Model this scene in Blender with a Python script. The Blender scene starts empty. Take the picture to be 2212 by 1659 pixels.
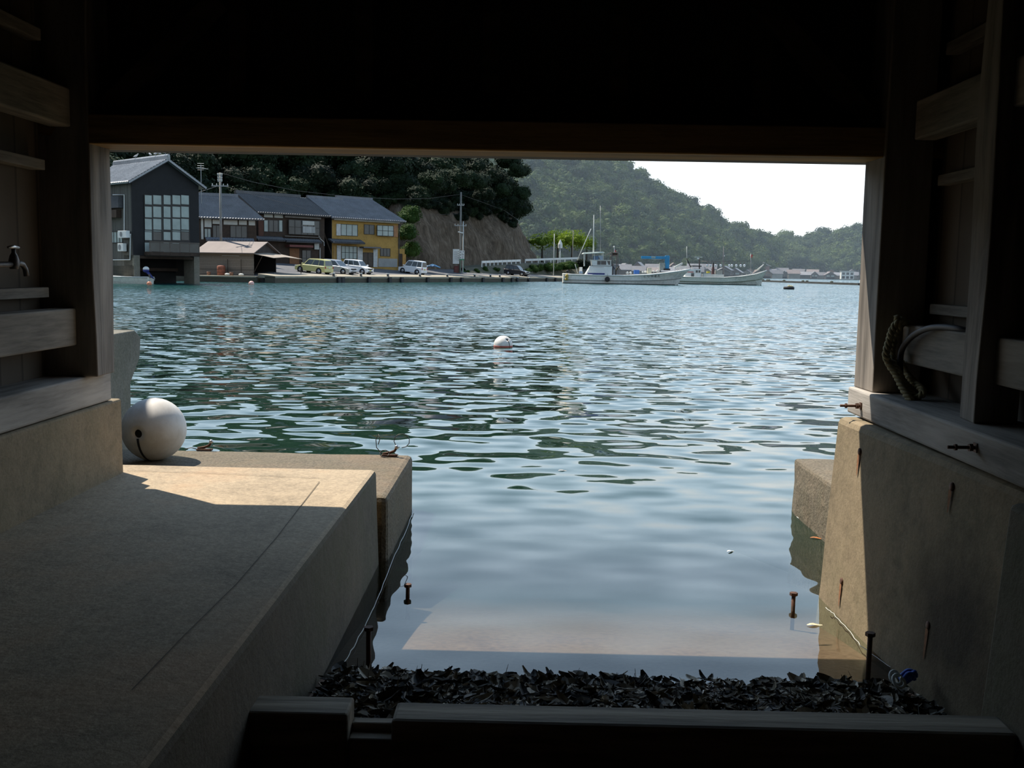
import bpy, bmesh, math, random
import numpy as np
from mathutils import Vector, Matrix
rnd = random.Random(7)
SC = bpy.context.scene
COL = SC.collection
PI = math.pi

# ------------------------------------------------------------------ camera
FPX = 2200.0                      # focal length in pixels of the 2212x1659 frame
EYE = Vector((0.0, 0.0, 1.55))    # eye height above the water
_vy = Vector((29, 243.5, -FPX)).normalized()            # boathouse axis seen by the camera
_up = Vector((1, -0.0185, 0)).cross(Vector((29, 243.5, -FPX))).normalized()
_vx = _vy.cross(_up).normalized()
ROT = Matrix((_vx, _vy, _up))     # camera -> world
cam_data = bpy.data.cameras.new('camera')
cam_data.sensor_fit = 'HORIZONTAL'; cam_data.sensor_width = 36.0
cam_data.lens = 36.0 * FPX / 2212.0
cam_data.clip_start = 0.05; cam_data.clip_end = 4000
cam = bpy.data.objects.new('camera', cam_data); COL.objects.link(cam)
cam.matrix_world = Matrix.Translation(EYE) @ ROT.to_4x4()
SC.camera = cam

# ------------------------------------------------------------------ sky and sun
w = bpy.data.worlds.new('sky'); SC.world = w; w.use_nodes = True
nt = w.node_tree; nt.nodes.clear()
tc = nt.nodes.new('ShaderNodeTexCoord'); sp = nt.nodes.new('ShaderNodeSeparateXYZ')
rp = nt.nodes.new('ShaderNodeValToRGB'); bg = nt.nodes.new('ShaderNodeBackground'); ow = nt.nodes.new('ShaderNodeOutputWorld')
nt.links.new(tc.outputs['Generated'], sp.inputs[0]); nt.links.new(sp.outputs['Z'], rp.inputs[0])
nt.links.new(rp.outputs[0], bg.inputs[0]); nt.links.new(bg.outputs[0], ow.inputs[0])
el = rp.color_ramp.elements
el[0].position = 0.0; el[0].color = (1.10, 1.12, 1.12, 1)
el[1].position = 1.0; el[1].color = (0.20, 0.36, 0.66, 1)
for p_, c_ in ((0.10, (1.15, 1.28, 1.38)), (0.20, (1.08, 1.40, 1.72)), (0.34, (0.84, 1.16, 1.52)), (0.55, (0.45, 0.68, 1.02))):
    e_ = el.new(p_); e_.color = (*c_, 1)
mr = nt.nodes.new('ShaderNodeMapRange')          # the hazy sky is brighter on the sun's side of the bay
nt.links.new(sp.outputs['Y'], mr.inputs[0]); mr.inputs[1].default_value = -.2; mr.inputs[2].default_value = 1.0; mr.inputs[3].default_value = .70; mr.inputs[4].default_value = 1.22
nt.links.new(mr.outputs[0], bg.inputs[1])
sun_d = bpy.data.lights.new('sun', 'SUN'); sun_d.energy = 7.2; sun_d.angle = 0.0093; sun_d.color = (1.0, 0.93, 0.82)
sun = bpy.data.objects.new('sun', sun_d); COL.objects.link(sun)
TOSUN = Vector((-0.5, 0.39, 1.0)).normalized()
sun.rotation_euler = TOSUN.to_track_quat('Z', 'Y').to_euler(); sun.location = (-20, 20, 60)
vs = SC.view_settings
vs.view_transform = 'Standard'; vs.look = 'None'; vs.gamma = 1.0; vs.use_curve_mapping = False; vs.exposure = 0.0
SC.cycles.use_denoising = True
SC.cycles.max_bounces = 8; SC.cycles.diffuse_bounces = 4; SC.cycles.glossy_bounces = 3
SC.cycles.transparent_max_bounces = 12; SC.cycles.volume_bounces = 0
SC.cycles.caustics_reflective = False; SC.cycles.caustics_refractive = False
SC.cycles.sample_clamp_indirect = 4.0

# ------------------------------------------------------------------ from photograph pixels to points of the place
def ray(px, py):
    return ROT @ Vector(((px - 1106.0) / FPX, -(py - 829.5) / FPX, -1.0))
def W(px, py, d):
    r = ray(px, py); return EYE + r * (d / r.y)
def G(px, py, z=0.0):
    r = ray(px, py); return EYE + r * ((z - EYE.z) / r.z)
def PX(px, py, x):
    r = ray(px, py); return EYE + r * (x / r.x)

# ------------------------------------------------------------------ mesh helpers
class MB:
    def __init__(s): s.v = []; s.f = []
    def add(s, vs, fs):
        b = len(s.v); s.v += [tuple(v) for v in vs]; s.f += [tuple(b + i for i in f) for f in fs]; return s
    def box(s, x0, x1, y0, y1, z0, z1):
        return s.add([(x, y, z) for z in (z0, z1) for y in (y0, y1) for x in (x0, x1)],
                     [(0, 2, 3, 1), (4, 5, 7, 6), (0, 1, 5, 4), (2, 6, 7, 3), (1, 3, 7, 5), (0, 4, 6, 2)])
    def hexa(s, p):   # 4 bottom + 4 top points, both counter-clockwise from above
        return s.add(p, [(3, 2, 1, 0), (4, 5, 6, 7), (0, 1, 5, 4), (1, 2, 6, 5), (2, 3, 7, 6), (3, 0, 4, 7)])
    def prism(s, poly, a0, a1, axis='y'):   # polygon in the other two axes, extruded along axis
        n = len(poly)
        def pt(p, a):
            return (p[0], a, p[1]) if axis == 'y' else (a, p[0], p[1]) if axis == 'x' else (p[0], p[1], a)
        vs = [pt(p, a0) for p in poly] + [pt(p, a1) for p in poly]
        fs = [tuple(range(n)), tuple(range(2 * n - 1, n - 1, -1))] + [(i, i + n, (i + 1) % n + n, (i + 1) % n) for i in range(n)]
        return s.add(vs, fs)
    def tube(s, pts, r, n=8, caps=True):
        pts = [Vector(p) for p in pts]; b = len(s.v); m = len(pts)
        rr = r if isinstance(r, (list, tuple)) else [r] * m
        up = None
        for i, p in enumerate(pts):
            t = (pts[min(i + 1, m - 1)] - pts[max(i - 1, 0)])
            t = t.normalized() if t.length > 1e-9 else Vector((0, 0, 1))
            if up is None:
                up = Vector((0, 0, 1)) if abs(t.z) < .9 else Vector((1, 0, 0))
            a = t.cross(up).normalized() if t.cross(up).length > 1e-6 else t.orthogonal().normalized()
            c = a.cross(t); up = c
            for k in range(n):
                q = p + (a * math.cos(2 * PI * k / n) + c * math.sin(2 * PI * k / n)) * rr[i]
                s.v.append(tuple(q))
        for i in range(m - 1):
            for k in range(n):
                k2 = (k + 1) % n
                s.f.append((b + i * n + k, b + i * n + k2, b + (i + 1) * n + k2, b + (i + 1) * n + k))
        if caps:
            s.f.append(tuple(b + k for k in range(n - 1, -1, -1))); s.f.append(tuple(b + (m - 1) * n + k for k in range(n)))
        return s
    def lathe(s, prof, c=(0, 0, 0), axis=(0, 0, 1), n=16):   # prof: (radius, height)
        z = Vector(axis).normalized(); x = z.orthogonal().normalized(); y = z.cross(x); c = Vector(c)
        b = len(s.v)
        for r, h in prof:
            for k in range(n):
                a = 2 * PI * k / n
                s.v.append(tuple(c + z * h + (x * math.cos(a) + y * math.sin(a)) * r))
        for i in range(len(prof) - 1):
            for k in range(n):
                k2 = (k + 1) % n
                s.f.append((b + i * n + k, b + i * n + k2, b + (i + 1) * n + k2, b + (i + 1) * n + k))
        s.f.append(tuple(b + k for k in range(n - 1, -1, -1)))
        s.f.append(tuple(b + (len(prof) - 1) * n + k for k in range(n)))
        return s
    def ball(s, c, r, n=12, m=8, sc=(1, 1, 1)):
        b = len(s.v)
        for i in range(1, m):
            for k in range(n):
                th, ph = PI * i / m, 2 * PI * k / n
                s.v.append((c[0] + r * sc[0] * math.sin(th) * math.cos(ph), c[1] + r * sc[1] * math.sin(th) * math.sin(ph), c[2] + r * sc[2] * math.cos(th)))
        for i in range(m - 2):
            for k in range(n):
                k2 = (k + 1) % n
                s.f.append((b + i * n + k, b + (i + 1) * n + k, b + (i + 1) * n + k2, b + i * n + k2))
        t = len(s.v); s.v.append((c[0], c[1], c[2] + r * sc[2])); s.v.append((c[0], c[1], c[2] - r * sc[2]))
        for k in range(n):
            k2 = (k + 1) % n
            s.f.append((t, b + k, b + k2)); s.f.append((t + 1, b + (m - 2) * n + k2, b + (m - 2) * n + k))
        return s
    def quad(s, a, b, c, d): return s.add([a, b, c, d], [(0, 1, 2, 3)])
    def xf(s, M):
        s.v = [tuple(M @ Vector(v)) for v in s.v]; return s
    def mesh(s, name, mat=None, smooth=False):
        me = bpy.data.meshes.new(name); me.from_pydata(s.v, [], s.f); me.update()
        if smooth: me.polygons.foreach_set('use_smooth', [True] * len(me.polygons))
        if mat: me.materials.append(mat)
        return me
    def obj(s, name, mat, parent=None, smooth=False, bevel=0, loc=None):
        o = bpy.data.objects.new(name, s.mesh(name, mat, smooth)); COL.objects.link(o)
        bm = bmesh.new(); bm.from_mesh(o.data); bmesh.ops.recalc_face_normals(bm, faces=bm.faces); bm.to_mesh(o.data); bm.free()
        if parent: o.parent = parent
        if loc is not None: o.location = loc
        if bevel:
            md = o.modifiers.new('bevel', 'BEVEL'); md.width = bevel; md.segments = 2; md.limit_method = 'ANGLE'
        return o

def tag(o, label=None, cat=None, group=None, kind=None):
    if label: o['label'] = label
    if cat: o['category'] = cat
    if group: o['group'] = group
    if kind: o['kind'] = kind
    return o
def thing(name, label, cat, loc=(0, 0, 0), rotz=0.0, group=None, kind=None):
    o = bpy.data.objects.new(name, None); COL.objects.link(o)
    o.location = loc; o.rotation_euler = (0, 0, rotz); o.empty_display_size = .2
    return tag(o, label, cat, group, kind)
def copy_tree(o, parent=None):
    c = o.copy(); COL.objects.link(c)
    if parent is not None: c.parent = parent
    for ch in [k for k in bpy.data.objects if k.parent is o]: copy_tree(ch, c)
    return c
def slab(name, x0, x1, y0, y1, z0, z1, mat, bevel=0.006, label=None, cat=None, kind='structure', parent=None, group=None):
    c = ((x0 + x1) / 2, (y0 + y1) / 2, (z0 + z1) / 2)
    m = MB().box(x0 - c[0], x1 - c[0], y0 - c[1], y1 - c[1], z0 - c[2], z1 - c[2])
    o = m.obj(name, mat, parent, bevel=bevel, loc=c)
    return tag(o, label, cat, group, kind)

# ------------------------------------------------------------------ materials
class NT:
    def __init__(s, name):
        s.m = bpy.data.materials.new(name); s.m.use_nodes = True; s.t = s.m.node_tree
        s.t.nodes.clear(); s.out = s.n('ShaderNodeOutputMaterial')
    def n(s, t, **k):
        o = s.t.nodes.new(t)
        for a, b in k.items(): setattr(o, a, b)
        return o
    def l(s, a, b): s.t.links.new(a, b)
    def math(s, op, a, b=None, c=None):
        o = s.n('ShaderNodeMath', operation=op)
        for i, x in enumerate((a, b, c)):
            if x is None: continue
            if hasattr(x, 'default_value') or hasattr(x, 'is_linked'): s.l(x, o.inputs[i])
            else: o.inputs[i].default_value = x
        return o.outputs[0]
    def noise(s, vec, scale, detail=3, rough=.55):
        o = s.n('ShaderNodeTexNoise'); o.inputs['Scale'].default_value = scale; o.inputs['Detail'].default_value = detail
        o.inputs['Roughness'].default_value = rough
        if vec is not None: s.l(vec, o.inputs['Vector'])
        return o
    def mapping(s, vec, scale=(1, 1, 1), loc=(0, 0, 0)):
        o = s.n('ShaderNodeMapping'); o.inputs['Scale'].default_value = scale; o.inputs['Location'].default_value = loc
        s.l(vec, o.inputs['Vector']); return o.outputs[0]
    def ramp(s, fac, stops):
        o = s.n('ShaderNodeValToRGB'); e = o.color_ramp.elements
        e[0].position = stops[0][0]; e[0].color = (*stops[0][1], 1); e[1].position = stops[-1][0]; e[1].color = (*stops[-1][1], 1)
        for p, c in stops[1:-1]:
            k = e.new(p); k.color = (*c, 1)
        s.l(fac, o.inputs[0]); return o.outputs[0]
    def mix(s, fac, a, b, mode='MIX'):
        o = s.n('ShaderNodeMix', data_type='RGBA', blend_type=mode)
        for sock, x in ((o.inputs[0], fac), (o.inputs[6], a), (o.inputs[7], b)):
            if isinstance(x, (int, float)): sock.default_value = x
            elif isinstance(x, tuple): sock.default_value = (*x, 1)
            else: s.l(x, sock)
        return o.outputs[2]
    def bump(s, h, dist, strength=1.0):
        o = s.n('ShaderNodeBump'); o.inputs['Distance'].default_value = dist; o.inputs['Strength'].default_value = strength
        s.l(h, o.inputs['Height']); return o.outputs[0]
    def pbr(s, color, rough=.7, metal=0.0, normal=None, spec=.5):
        o = s.n('ShaderNodeBsdfPrincipled')
        if isinstance(color, tuple): o.inputs['Base Color'].default_value = (*color, 1)
        else: s.l(color, o.inputs['Base Color'])
        if isinstance(rough, (int, float)): o.inputs['Roughness'].default_value = rough
        else: s.l(rough, o.inputs['Roughness'])
        o.inputs['Metallic'].default_value = metal; o.inputs['Specular IOR Level'].default_value = spec
        if normal is not None: s.l(normal, o.inputs['Normal'])
        s.l(o.outputs[0], s.out.inputs['Surface']); return o
    def coord(s, k='Object'): return s.n('ShaderNodeTexCoord').outputs[k]
def sc3(c, k): return tuple(min(1, x * k) for x in c)

def plain(name, c, rough=.6, metal=0, var=.18, scale=3.0, spec=.4):
    t = NT(name); nz = t.noise(t.coord(), scale, 4)
    t.pbr(t.ramp(nz.outputs[0], [(.3, sc3(c, 1 - var)), (.7, sc3(c, 1 + var))]), rough, metal, spec=spec); return t.m
def wood(name, c, axis='x', scale=1.0, rough=.8, dark=.45):
    t = NT(name); co = t.coord()
    st = {'x': (1.2, 14, 14), 'y': (14, 1.2, 14), 'z': (14, 14, 1.2)}[axis]
    v = t.mapping(co, tuple(k * scale for k in st))
    a = t.noise(v, 1.6, 5, .6); b = t.noise(t.mapping(co, tuple(k * scale * 3.2 for k in st)), 1.5, 3)
    g = t.noise(co, 1.3 * scale, 3)
    wv = t.n('ShaderNodeTexWave'); wv.wave_type = 'RINGS'; wv.inputs['Scale'].default_value = .9; wv.inputs['Distortion'].default_value = 9; wv.inputs['Detail'].default_value = 3
    t.l(t.mapping(co, tuple(k * scale * .22 for k in st)), wv.inputs['Vector'])
    f = t.math('ADD', t.math('MULTIPLY', a.outputs[0], .5), t.math('ADD', t.math('MULTIPLY', wv.outputs[1], .22), t.math('MULTIPLY', b.outputs[0], .28)))
    col = t.ramp(f, [(.3, sc3(c, dark)), (.5, c), (.68, sc3(c, 1.35))])
    col = t.mix(t.math('MULTIPLY', g.outputs[0], .6), col, sc3(c, .55), 'MULTIPLY')
    t.pbr(col, rough, 0, t.bump(f, .006, .8), spec=.25); return t.m
def concrete(name, c, rust=0.0, scale=1.0, rough=.85, bumpd=.004, speck=.35, moss=0.0):
    t = NT(name); co = t.coord()
    a = t.noise(co, 2.2 * scale, 6, .6); b = t.noise(co, 70 * scale, 3, .7); d = t.noise(co, 16 * scale, 5, .65)
    vz = t.n('ShaderNodeTexVoronoi'); vz.inputs['Scale'].default_value = 46 * scale; t.l(co, vz.inputs['Vector'])
    f = t.math('ADD', t.math('MULTIPLY', a.outputs[0], .55), t.math('MULTIPLY', d.outputs[0], .45))
    col = t.ramp(f, [(.34, sc3(c, .62)), (.5, c), (.66, sc3(c, 1.22))])
    pit = t.math('LESS_THAN', vz.outputs['Distance'], .10)
    col = t.mix(t.math('MULTIPLY', pit, .45), col, sc3(c, .25))
    col = t.mix(speck, col, t.ramp(b.outputs[0], [(.35, sc3(c, .35)), (.65, sc3(c, 1.5))]), 'MIX')
    if rust:
        r = t.noise(co, 1.1 * scale, 4, .7)
        col = t.mix(t.math('MULTIPLY', t.ramp(r.outputs[0], [(.52, (0, 0, 0)), (.72, (1, 1, 1))]), rust), col, (.42, .19, .07))
    if moss:
        r = t.noise(co, 1.7 * scale, 5, .7)
        col = t.mix(t.math('MULTIPLY', t.ramp(r.outputs[0], [(.45, (0, 0, 0)), (.7, (1, 1, 1))]), moss), col, (.07, .08, .03))
    h = t.math('ADD', t.math('MULTIPLY', d.outputs[0], 1.2), t.math('ADD', t.math('MULTIPLY', b.outputs[0], .35), t.math('MULTIPLY', pit, -.8)))
    t.pbr(col, rough, 0, t.bump(h, bumpd, .8), spec=.3); return t.m
def lines(name, c, axis=0, pitch=.2, dark=.5, rough=.8, var=.25):    # boards or siding: dark joint every pitch metres along an axis
    t = NT(name); co = t.coord(); s_ = t.n('ShaderNodeSeparateXYZ'); t.l(co, s_.inputs[0])
    q = t.math('DIVIDE', s_.outputs[axis], pitch); fr = t.math('FRACT', q); fl = t.math('FLOOR', q)
    wn = t.n('ShaderNodeTexWhiteNoise', noise_dimensions='1D'); t.l(fl, wn.inputs['W'])
    nz = t.noise(t.mapping(co, (6, 6, 6)), 1, 4)
    f = t.math('ADD', t.math('MULTIPLY', wn.outputs[0], .5), t.math('MULTIPLY', nz.outputs[0], .5))
    col = t.ramp(f, [(.2, sc3(c, 1 - var)), (.8, sc3(c, 1 + var))])
    j = t.math('LESS_THAN', fr, .09)
    t.pbr(t.mix(t.math('MULTIPLY', j, dark), col, (.01, .01, .01)), rough, 0, t.bump(t.math('SUBTRACT', 1.0, j), .01, .6), spec=.25); return t.m
def leaf(name, c1, c2, sc_=.35, trans=0.0):
    t = NT(name); co = t.coord(); oi = t.n('ShaderNodeObjectInfo')
    nz = t.noise(t.n('ShaderNodeNewGeometry').outputs['Position'], sc_, 3)
    f = t.math('ADD', t.math('MULTIPLY', nz.outputs[0], .75), t.math('MULTIPLY', oi.outputs['Random'], .3))
    col = t.ramp(f, [(.32, c1), (.78, c2)])
    p = t.pbr(col, .75, spec=.15)
    if trans:
        tr = t.n('ShaderNodeBsdfTranslucent'); t.l(t.mix(1.0, col, (1.2, 1.3, .5), 'MULTIPLY'), tr.inputs[0])
        mx = t.n('ShaderNodeMixShader'); mx.inputs[0].default_value = trans
        t.l(p.outputs[0], mx.inputs[1]); t.l(tr.outputs[0], mx.inputs[2]); t.l(mx.outputs[0], t.out.inputs['Surface'])
    return t.m
def glass(name, c=(.03, .04, .045), rough=.08):
    t = NT(name); nz = t.noise(t.coord(), .8, 2)
    t.pbr(t.ramp(nz.outputs[0], [(.3, sc3(c, .7)), (.7, sc3(c, 1.3))]), rough, 0, spec=.6); return t.m

M = {}
M['slab'] = concrete('pale_concrete', (.385, .30, .20), rust=.30, bumpd=.004, speck=.32)
M['outer'] = concrete('weathered_concrete', (.155, .125, .085), rust=.12, scale=1.0, bumpd=.014, speck=.62, moss=.25)
M['plinth'] = concrete('buff_concrete', (.265, .205, .128), rust=.12, bumpd=.004, speck=.2, moss=.3)
M['pier'] = concrete('grey_concrete', (.21, .19, .15), rust=.05, bumpd=.006, moss=.35)
M['quay'] = concrete('quay_concrete', (.10, .088, .066), scale=.4, bumpd=.02, moss=.3)
M['kerb'] = concrete('kerb_concrete', (.33, .29, .22), scale=.5, bumpd=.01)
M['asphalt'] = plain('asphalt', (.115, .115, .12), .9, scale=.8)
M['wood_x'] = wood('dark_timber_across', (.10, .072, .048), 'x')
M['wood_y'] = wood('grey_timber', (.34, .305, .26), 'y')
M['wood_z'] = wood('post_timber', (.15, .12, .09), 'z')
M['jamb'] = wood('jamb_timber', (.32, .28, .24), 'z')
M['shade_side'] = concrete('shade_side_concrete', (.13, .11, .08), rust=.05, bumpd=.005, speck=.25, moss=.5)  # darker copy of the concrete: shade inside the slip put into its colour
M['sill'] = wood('pale_grey_timber', (.42, .385, .345), 'y')
M['lintel'] = wood('brown_lintel_timber', (.42, .27, .12), 'x')
M['board'] = lines('vertical_wall_boards', (.14, .112, .085), 1, .19)
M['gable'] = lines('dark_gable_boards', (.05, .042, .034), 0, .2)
M['gate'] = wood('weathered_gate_timber', (.42, .36, .28), 'x')
M['rust'] = plain('rusty_steel', (.11, .055, .035), .75, .3, .4, 40)
M['iron'] = plain('dull_iron', (.10, .09, .085), .5, .7, .3, 30)
M['steel'] = plain('bare_steel', (.55, .53, .52), .35, .9, .1, 20)
M['white'] = plain('white_paint', (.74, .74, .70), .45, 0, .06, 2)
M['offwhite'] = plain('faded_white', (.58, .58, .54), .6, 0, .12, 2)
M['black'] = plain('black_rubber', (.018, .018, .02), .7, 0, .3, 5)
M['dark'] = plain('dark_opening', (.012, .011, .010), .9, 0, .2, 2)
M['glass'] = glass('dark_glass')
M['rope'] = plain('khaki_rope', (.30, .25, .14), .9, 0, .3, 60)
M['hose'] = plain('black_hose', (.03, .027, .03), .55, 0, .2, 20)
# ================================================================== THE SETTING: water, slipway, piers, boathouse
def water_mat():
    t = NT('sea_water'); geo = t.n('ShaderNodeNewGeometry'); pos = geo.outputs['Position']
    s_ = t.n('ShaderNodeSeparateXYZ'); t.l(pos, s_.inputs[0])
    def slope(scale, loc, detail=1.0):
        v = t.mapping(pos, scale, loc); nz = t.noise(v, 1.0, detail, .5)
        sub = t.n('ShaderNodeVectorMath', operation='SUBTRACT'); t.l(nz.outputs['Color'], sub.inputs[0]); sub.inputs[1].default_value = (.5, .5, .5)
        return sub.outputs[0]
    def vm(op, a, b):
        o = t.n('ShaderNodeVectorMath', operation=op); t.l(a, o.inputs[0])
        if op == 'SCALE':
            if isinstance(b, (int, float)): o.inputs['Scale'].default_value = b
            else: t.l(b, o.inputs['Scale'])
        else: t.l(b, o.inputs[1])
        return o.outputs[0]
    big = vm('SCALE', slope((.9, 1.5, 1), (3, 1, 0)), WAVE[0])
    mid = vm('SCALE', slope((2.8, 5.0, 1), (7, 5, 2), 0.4), WAVE[1])
    fine = vm('SCALE', slope((6.0, 10.0, 1), (1, 9, 4), 1.0), WAVE[2])
    rough_patch = t.noise(t.mapping(pos, (.05, .09, 1)), 1, 2)
    near = t.n('ShaderNodeMapRange'); t.l(s_.outputs['Y'], near.inputs[0])
    near.inputs[1].default_value = 4.6; near.inputs[2].default_value = 11.0; near.inputs[3].default_value = .14; near.inputs[4].default_value = 1.0
    far = t.n('ShaderNodeMapRange'); t.l(s_.outputs['Y'], far.inputs[0])
    far.inputs[1].default_value = 9; far.inputs[2].default_value = 70; far.inputs[3].default_value = .15; far.inputs[4].default_value = 3.2
    sm = vm('ADD', vm('ADD', big, mid), vm('SCALE', fine, t.math('MULTIPLY', far.outputs[0], t.math('ADD', rough_patch.outputs[0], .4))))
    sm = vm('SCALE', sm, near.outputs[0])
    sx = t.n('ShaderNodeSeparateXYZ'); t.l(sm, sx.inputs[0])
    lean = t.n('ShaderNodeMapRange'); t.l(s_.outputs['Y'], lean.inputs[0])     # far normals tilted shoreward so the water mirrors higher, brighter sky
    lean.inputs[1].default_value = 8; lean.inputs[2].default_value = 55; lean.inputs[3].default_value = 0; lean.inputs[4].default_value = -.11
    cb = t.n('ShaderNodeCombineXYZ'); t.l(sx.outputs[0], cb.inputs[0]); t.l(t.math('ADD', sx.outputs[1], lean.outputs[0]), cb.inputs[1]); cb.inputs[2].default_value = 1.0
    nn = t.n('ShaderNodeVectorMath', operation='NORMALIZE'); t.l(cb.outputs[0], nn.inputs[0])
    fr = t.n('ShaderNodeFresnel'); fr.inputs['IOR'].default_value = 1.34; t.l(nn.outputs[0], fr.inputs['Normal'])
    gl = t.n('ShaderNodeBsdfGlossy'); gl.inputs['Roughness'].default_value = .015; t.l(nn.outputs[0], gl.inputs['Normal'])
    gl.inputs['Color'].default_value = (1, 1, 1, 1)
    tr = t.n('ShaderNodeBsdfTransparent'); tr.inputs[0].default_value = (.80, .88, .84, 1)
    # beyond the slipway the deep water is turbid: green near the boathouses, more turquoise out in the bay
    df = t.n('ShaderNodeBsdfDiffuse'); dm = t.n('ShaderNodeMapRange'); t.l(s_.outputs['Y'], dm.inputs[0]); dm.inputs[1].default_value = 9; dm.inputs[2].default_value = 70
    cl = t.noise(t.mapping(pos, (.03, .05, 1)), 1, 2)
    t.l(t.ramp(t.math('MULTIPLY_ADD', cl.outputs[0], .3, t.math('SUBTRACT', dm.outputs[0], .15)), [(0, (.0115, .0320, .0205)), (.5, (.011, .038, .031)), (1, (.011, .050, .048))]), df.inputs[0])
    tb = t.n('ShaderNodeMapRange'); t.l(s_.outputs['Y'], tb.inputs[0]); tb.inputs[1].default_value = 4.3; tb.inputs[2].default_value = 7.6; tb.interpolation_type = 'SMOOTHSTEP'
    bd = t.n('ShaderNodeMixShader'); t.l(tb.outputs[0], bd.inputs[0]); t.l(tr.outputs[0], bd.inputs[1]); t.l(df.outputs[0], bd.inputs[2])
    mx = t.n('ShaderNodeMixShader'); t.l(fr.outputs[0], mx.inputs[0]); t.l(bd.outputs[0], mx.inputs[1]); t.l(gl.outputs[0], mx.inputs[2])
    t.l(mx.outputs[0], t.out.inputs['Surface']); return t.m
WAVE = (.20, .50, .30)
tag(MB().quad((-700, 3.3, 0), (700, 3.3, 0), (700, 1500, 0), (-700, 1500, 0)).obj('sea_water', water_mat()),
    'rippled green blue sea filling the bay outside the boathouse', 'water', kind='structure')

# slipway and sea bed
def ramp_mat():
    t = NT('wet_slipway'); co = t.coord(); a = t.noise(co, 2.0, 6, .6); b = t.noise(co, 40, 3)
    f = t.math('ADD', t.math('MULTIPLY', a.outputs[0], .6), t.math('MULTIPLY', b.outputs[0], .4))
    col = t.ramp(f, [(.32, (.13, .07, .045)), (.5, (.25, .14, .09)), (.68, (.33, .20, .135))])
    s_ = t.n('ShaderNodeSeparateXYZ'); t.l(co, s_.inputs[0])      # deeper floor painted darker green for light lost in the water
    dz = t.math('ADD', t.math('MULTIPLY', s_.outputs['Z'], -2.6), t.math('MULTIPLY', a.outputs[0], .5))
    col = t.mix(t.ramp(dz, [(.32, (0, 0, 0)), (.95, (1, 1, 1))]), col, (.010, .030, .024))
    t.pbr(col, .28, 0, t.bump(f, .006, .6), spec=.5); return t.m
def bed_mat():
    t = NT('silty_sea_bed'); a = t.noise(t.coord(), .4, 4)
    s_ = t.n('ShaderNodeSeparateXYZ'); t.l(t.coord(), s_.inputs[0])      # weed near the walls; teal further out is scattered water light put into the colour
    far = t.ramp(t.math('MULTIPLY_ADD', s_.outputs['Z'], -.6, -2.4), [(0, (0, 0, 0)), (1, (1, 1, 1))])
    t.pbr(t.mix(far, t.ramp(a.outputs[0], [(.3, (.006, .022, .016)), (.7, (.011, .033, .024))]), (.014, .070, .064)), .9); return t.m
def ramp_z(y): return -(y - 3.72) * .115 - min(max(0, y - 4.3), .9) ** 2 * .045 - max(0, y - 5.2) * .081
m = MB(); ys = [-4, 0, 1, 2, 2.6, 3.2, 3.6, 3.9, 4.3] + [4.3 + .25 * i for i in range(1, 25)]
for a, b in zip(ys, ys[1:]):
    m.quad((-.85, a, ramp_z(a)), (2.0, a, ramp_z(a)), (2.0, b, ramp_z(b)), (-.85, b, ramp_z(b)))
tag(m.obj('slipway_floor', ramp_mat()), 'wet concrete slipway sloping down into the shallow water', 'slipway', kind='structure')
m = MB(); ys = [4.5, 6.5, 8, 9.5, 12, 20, 60, 1500]; zs = [-1.3, -1.3, -1.3, -1.6, -2.2, -4, -6, -8]
for i in range(7):
    m.quad((-700, ys[i], zs[i]), (700, ys[i], zs[i]), (700, ys[i + 1], zs[i + 1]), (-700, ys[i + 1], zs[i + 1]))
tag(m.obj('sea_ground', bed_mat()), 'dark silty sea bed under the bay', 'sea bed', kind='structure')

def worn(o, cuts, amp, freq, seed=0):    # subdivide a block and roughen it, most along its edges
    from mathutils import noise as mn
    bm = bmesh.new(); bm.from_mesh(o.data)
    bmesh.ops.subdivide_edges(bm, edges=bm.edges, cuts=cuts, use_grid_fill=True)
    bm.normal_update()
    for v in bm.verts:
        sharp = max((e.calc_face_angle(0) for e in v.link_edges), default=0)
        n_ = mn.noise((v.co + Vector((seed, seed * 2, 0))) * freq); k = amp * (.35 * n_)
        if sharp > .5: k = -amp * (.7 + .9 * abs(n_))
        v.co += v.normal * k
    bm.to_mesh(o.data); bm.free()
    return o
# left walkway: pale slab with its own front edge, darker outer pier beyond
m = MB().hexa([(-2.6, -4, -1), (-.71, -4, -1), (-.71, 5.26, -1), (-2.6, 5.26, -1), (-2.6, -4, .51), (-.775, -4, .51), (-.755, 5.24, .51), (-2.6, 5.24, .51)])
o = m.obj('floor_walkway', M['slab'], bevel=.022); worn(o, 5, .006, 3)
o.data.materials.append(M['shade_side'])  # side faces towards the slip take the concrete with shade painted in
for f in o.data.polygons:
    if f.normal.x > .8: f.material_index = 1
tag(o, 'pale concrete walkway slab along the left side of the slip', 'concrete slab', kind='structure')
o = MB().box(-2.75, -.70, 5.27, 6.52, -1.2, .36).obj('outer_pier', M['outer'], bevel=.03); worn(o, 6, .012, 4, 3)
tag(o, 'darker weathered concrete ledge beyond the pale walkway', 'concrete ledge', kind='structure')
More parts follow.
